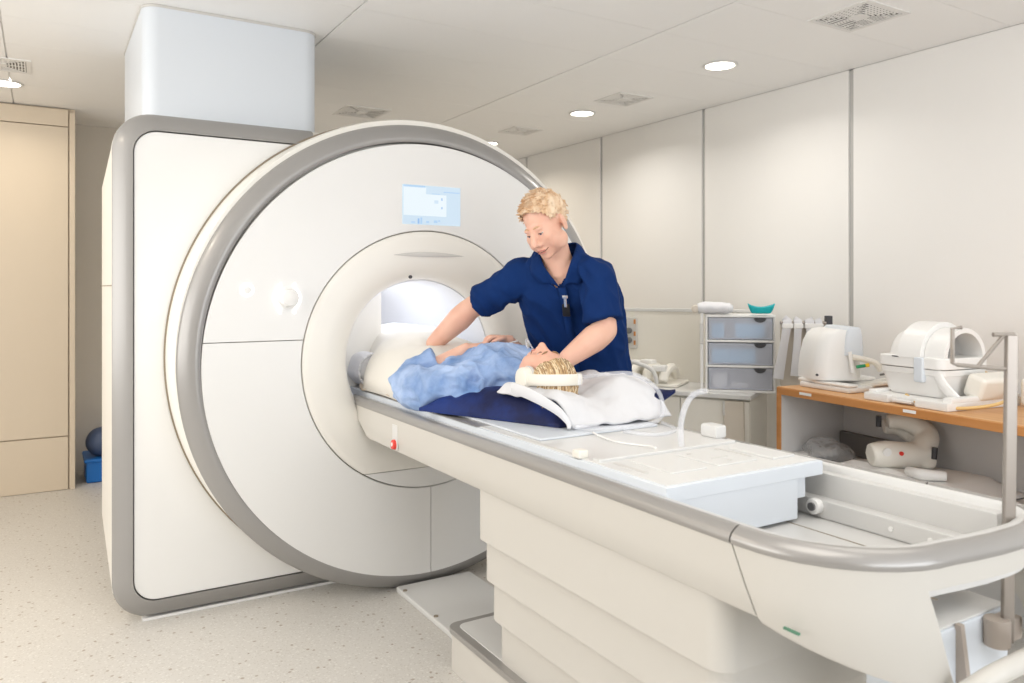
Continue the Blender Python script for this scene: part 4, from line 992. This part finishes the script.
hand_mesh(b, FW, (-1, .08, .10), (-.1, -.25, -1), (0, -1, .35), .62, .95)
organic(b, 'body', 'skin', pat, .0055, 6)
face_parts(pat, MP, 'hair_dark')
# hair: shell and long strands drawn back over the crown to the towel
hb = MB(); q = MB(); q.ell((0, -.024, .034), (.080, .097, .0915), seg=56, ring=40)
def scalp2(p):
    x, y, z = p
    return z > .045 + (y - .02) * .35 - max(0, abs(x) - .045) * 1.2 if y > 0 else z > -.06 + (y + .0) * .4
bmesh.ops.delete(q.bm, geom=[v for v in q.bm.verts if not scalp2(v.co)], context='VERTS'); hb.add(q.bm)
hair0 = hb.build('hair', 'hair_mid', pat, mt=MP, angle=60)
random.seed(11)
tones = {'hair_dark': MB(), 'hair_mid': MB(), 'hair_light': MB()}
for k in range(900):
    hb = tones[random.choice(('hair_dark', 'hair_mid', 'hair_light'))]
    x0 = random.uniform(-.080, .080); side = x0 / .083
    P = []; off = random.uniform(.0, .006)
    a0 = R(34 - 34 * max(0, abs(side) - .45) / .55 + random.uniform(-7, 7)); a1 = R(random.uniform(205, 245))
    wob = random.uniform(-.012, .012)
    for m_ in range(10):
        f = m_ / 9; a = a0 + (a1 - a0) * f
        xx = x0 * (1 + .06 * sin(pi * f)) + wob * f
        rr = math.sqrt(max(.02, 1 - (min(abs(xx), .080) / .086) ** 2))
        y = -.024 + (.100 + off) * rr * cos(a); z = .034 + (.096 + off) * rr * sin(a)
        P.append(V((xx, y, z)))
    hb.tube(P, [.0014] + [random.uniform(.0016, .0028)] * 8 + [.0006], 5)
for k in range(320):      # ends falling on the towel behind the crown
    hb = tones[random.choice(('hair_dark', 'hair_mid', 'hair_light'))]
    x0 = random.uniform(-.085, .070)
    P = [V((x0, -.060, .092)), V((x0 + random.uniform(-.01, .01), -.092, .094 + random.uniform(-.01, .02))), V((x0 + random.uniform(-.02, .02), -.118, .080 + random.uniform(-.03, .02)))]
    hb.tube(P, [.003, .003, .0005], 5, 3)
for m_, q in tones.items():
    st = q.build('hair_strands', m_, hair0, mt=MP, angle=60); st['kind'] = 'stuff'
# headphones
hs = thing('headphones', 'cream headphones with a broad band on the patient head', 'headphones', tuple(HP))
for s in (-1, 1):
    q = MB(); q.cyl((s * .074, -.004, -.004), (s * .112, -.004, -.004), .043, .040, 28, .008); c_ = q.build('ear_cup', 'headset_cream', hs, mt=MP)
    q = MB(); q.lathe([(.026, 0), (.044, 0), (.046, .008), (.042, .016), (.026, .014)], (s * .070, -.004, -.004), (s, 0, 0), 24, closed=True); q.build('cushion', 'plastic_grey', c_, mt=MP)
P = [V((.103 * cos(a), -.006, .004 + .136 * max(0, sin(a)) ** .75)) for a in [pi * k / 26 for k in range(27)]]
q = MB(); q.tube(P, [(.0045, .020)] * 27, 12, flat=((0, 1, 0), 1)); q.build('headband', 'headset_cream', hs, mt=MP)
q = MB(); P2 = [p * 1.006 for p in P[8:11]]; q.tube(P2, [(.0058, .0205)] * 3, 12, flat=((0, 1, 0), 1)); q.build('band_joint', 'plastic_white', hs, mt=MP)
# small clear loop at the mouth
q = MB(); q.tube([(1.535, 2.385, 1.165), (1.525, 2.40, 1.192), (1.53, 2.425, 1.200), (1.54, 2.44, 1.185), (1.54, 2.43, 1.165)], .003, 8, 5); tag(q.build('mouth_tube', 'clear_tube'), 'small clear tube loop at the patient mouth', 'tube')
# gown
b = MB()
b.tube([(1.555, 2.40, 1.04), (1.555, 2.48, 1.045), (1.555, 2.58, 1.052), (1.555, 2.70, 1.055), (1.555, 2.88, 1.035), (1.555, 3.05, 1.02), (1.555, 3.2, 1.0)], [(.066, .056), (.13, .08), (.195, .105), (.200, .108), (.19, .078), (.185, .070), (.16, .05)], 36, 5, flat=((0, 0, 1), 1))
b.tube([(1.39, 2.54, 1.03), (1.335, 2.66, 1.01), (1.30, 2.80, .995), (1.285, 2.93, 1.0), (1.285, 3.0, 1.0)], [.070, .080, .082, .078, .05], 22, 5)
b.tube([(1.285, 2.95, 1.0), (1.33, 2.96, 1.040), (1.37, 2.945, 1.072), (1.405, 2.925, 1.095)], [.070, .066, .056, .054], 22, 5)
b.tube([(1.40, 2.50, 1.0), (1.30, 2.64, .975), (1.245, 2.80, .960), (1.26, 2.97, .965)], [.055, .05, .036, .035], 18, 5)
b.tube([(1.72, 2.55, 1.03), (1.81, 2.78, 1.01), (1.85, 2.92, 1.03)], [.070, .075, .065], 20, 4)
def gfold(co, n):
    a = noise.noise(V((co.x * 12 - co.y * 5, co.y * 3.5 + co.x * 3, co.z * 12))); c = noise.noise(V((co.x * 30 + co.y * 9, co.y * 8 - co.x * 5, co.z * 30)))
    return ((abs(a) - .25) * -.046 + (abs(c) - .2) * -.014) * (.35 if co.x < 1.46 and co.z > 1.06 and co.y > 2.85 else 1)
organic(b, 'gown', 'gown_blue', pat, .0075, 6, disp=gfold)
# white squeeze bulb in her hand
q = MB(); q.ell((1.580, 2.815, 1.140), (.024, .017, .015)); q.tube([(1.60, 2.815, 1.14), (1.64, 2.80, 1.15), (1.70, 2.76, 1.17)], .003, 8, 4); tag(q.build('squeeze_bulb', 'table_white'), 'small white squeeze bulb held in the patient hand', 'bulb')
# blanket over hips and legs
b = MB()
def btop(y):
    ks = [(2.98, .165), (3.1, .20), (3.3, .225), (3.5, .262), (3.66, .272), (3.85, .25), (4.1, .19), (4.3, .19), (4.5, .03)]
    for i in range(len(ks) - 1):
        if y <= ks[i + 1][0]:
            k = (y - ks[i][0]) / (ks[i + 1][0] - ks[i][0]); k = max(0, min(1, k)); k = k * k * (3 - 2 * k); return ks[i][1] * (1 - k) + ks[i + 1][1] * k
    return .03
def blanket(s, t):
    y = 2.985 + t * 1.5; u = 2 * s - 1; q_ = max(0, min(1, (y - 3.36) / .16)); w = .30 - (.085 * q_ * q_ * (3 - 2 * q_) if u < 0 else 0)
    x = 1.555 + u * w
    z = TT + .006 + btop(y) * max(0, 1 - abs(u) ** 3.2) ** .55
    z += (noise.noise(V((x * 9, y * 7, 0))) * .012 + noise.noise(V((x * 26, y * 18, 3))) * .004) * (1 if abs(u) < .93 else .2)
    return V((x, y, max(z, TT + .004)))
b.grid(blanket, 60, 90); bl = tag(b.build('blanket', 'blanket_cream', angle=180), 'cream white blanket over the patient hips and legs inside the bore', 'blanket'); so = bl.modifiers.new('s', 'SOLIDIFY'); so.thickness = .008; so.offset = 1
q = MB()
def hem(s, t):
    y = 2.99 + s * .48; return V((1.262 + .012 * sin(22 * y) + t * .035, y, TT + .004 + .016 * t + .028 * t * s + .006 * sin(31 * y)))
q.grid(hem, 40, 4); h_ = q.build('hem', 'blanket_hem', bl, angle=180); so = h_.modifiers.new('s', 'SOLIDIFY'); so.thickness = .008
# white leg cushion at the bore's left side
b = MB()
def roll(y, k): return [V((1.325 + .075 * k * cos(a) + .004 * sin(5 * a), y, TT + .082 + .081 * k * sin(a))) for a in [2 * pi * m_ / 24 for m_ in range(24)]]
b.rings([roll(3.42, .25), roll(3.428, .7), roll(3.45, .94), roll(3.50, 1.0), roll(3.8, 1.02), roll(4.0, 1.0), roll(4.06, .6)])
lc = tag(b.build('leg_cushion', 'cloth_white', angle=60), 'white rounded cushion beside the blanket just inside the bore', 'cushion')
q = MB()
for k in range(12):
    a = 2 * pi * k / 12
    q.tube([(1.325 + .068 * cos(a), 3.44, TT + .082 + .072 * sin(a)), (1.325 + .073 * cos(a + .2), 3.428, TT + .082 + .078 * sin(a + .2)), (1.325 + .068 * cos(a + .5), 3.44, TT + .082 + .072 * sin(a + .5))], .006, 6, 3)
q.build('ruffle', 'cloth_white', lc)
# headphone tubes
q = MB(); q.tube([(1.655, 2.30, 1.06), (1.74, 2.22, 1.08), (1.82, 2.16, 1.08), (1.875, 2.10, 1.03), (1.84, 2.03, .96), (1.70, 1.94, .945), (1.55, 1.95, .945), (1.46, 2.02, .945)], .008, 10, 8); tag(q.build('air_tube', 'clear_tube'), 'clear air tube looping from the headphones over the white towel', 'tube')
q = MB(); q.tube([(1.585, 1.67, .928), (1.58, 1.668, .99), (1.605, 1.675, 1.045), (1.655, 1.69, 1.075), (1.71, 1.70, 1.08)], .009, 10, 8); tag(q.build('socket_tube', 'clear_tube'), 'clear tube arching up out of the table end', 'tube')
q = MB(); q.tube([(1.60, 1.95, .93), (1.65, 1.86, .928), (1.76, 1.88, .93), (1.81, 2.0, .93)], .006, 8, 6); tag(q.build('loose_tube', 'clear_tube'), 'thin clear tube lying flat on the table near the latch', 'tube')
q = MB(); q.tube([(1.50, 1.98, .93), (1.48, 1.84, .927), (1.52, 1.74, .927), (1.50, 1.685, .934)], .003, 8, 6); tag(q.build('thin_cable', 'plastic_white'), 'thin white cable running to the cross bar on the table', 'cable')
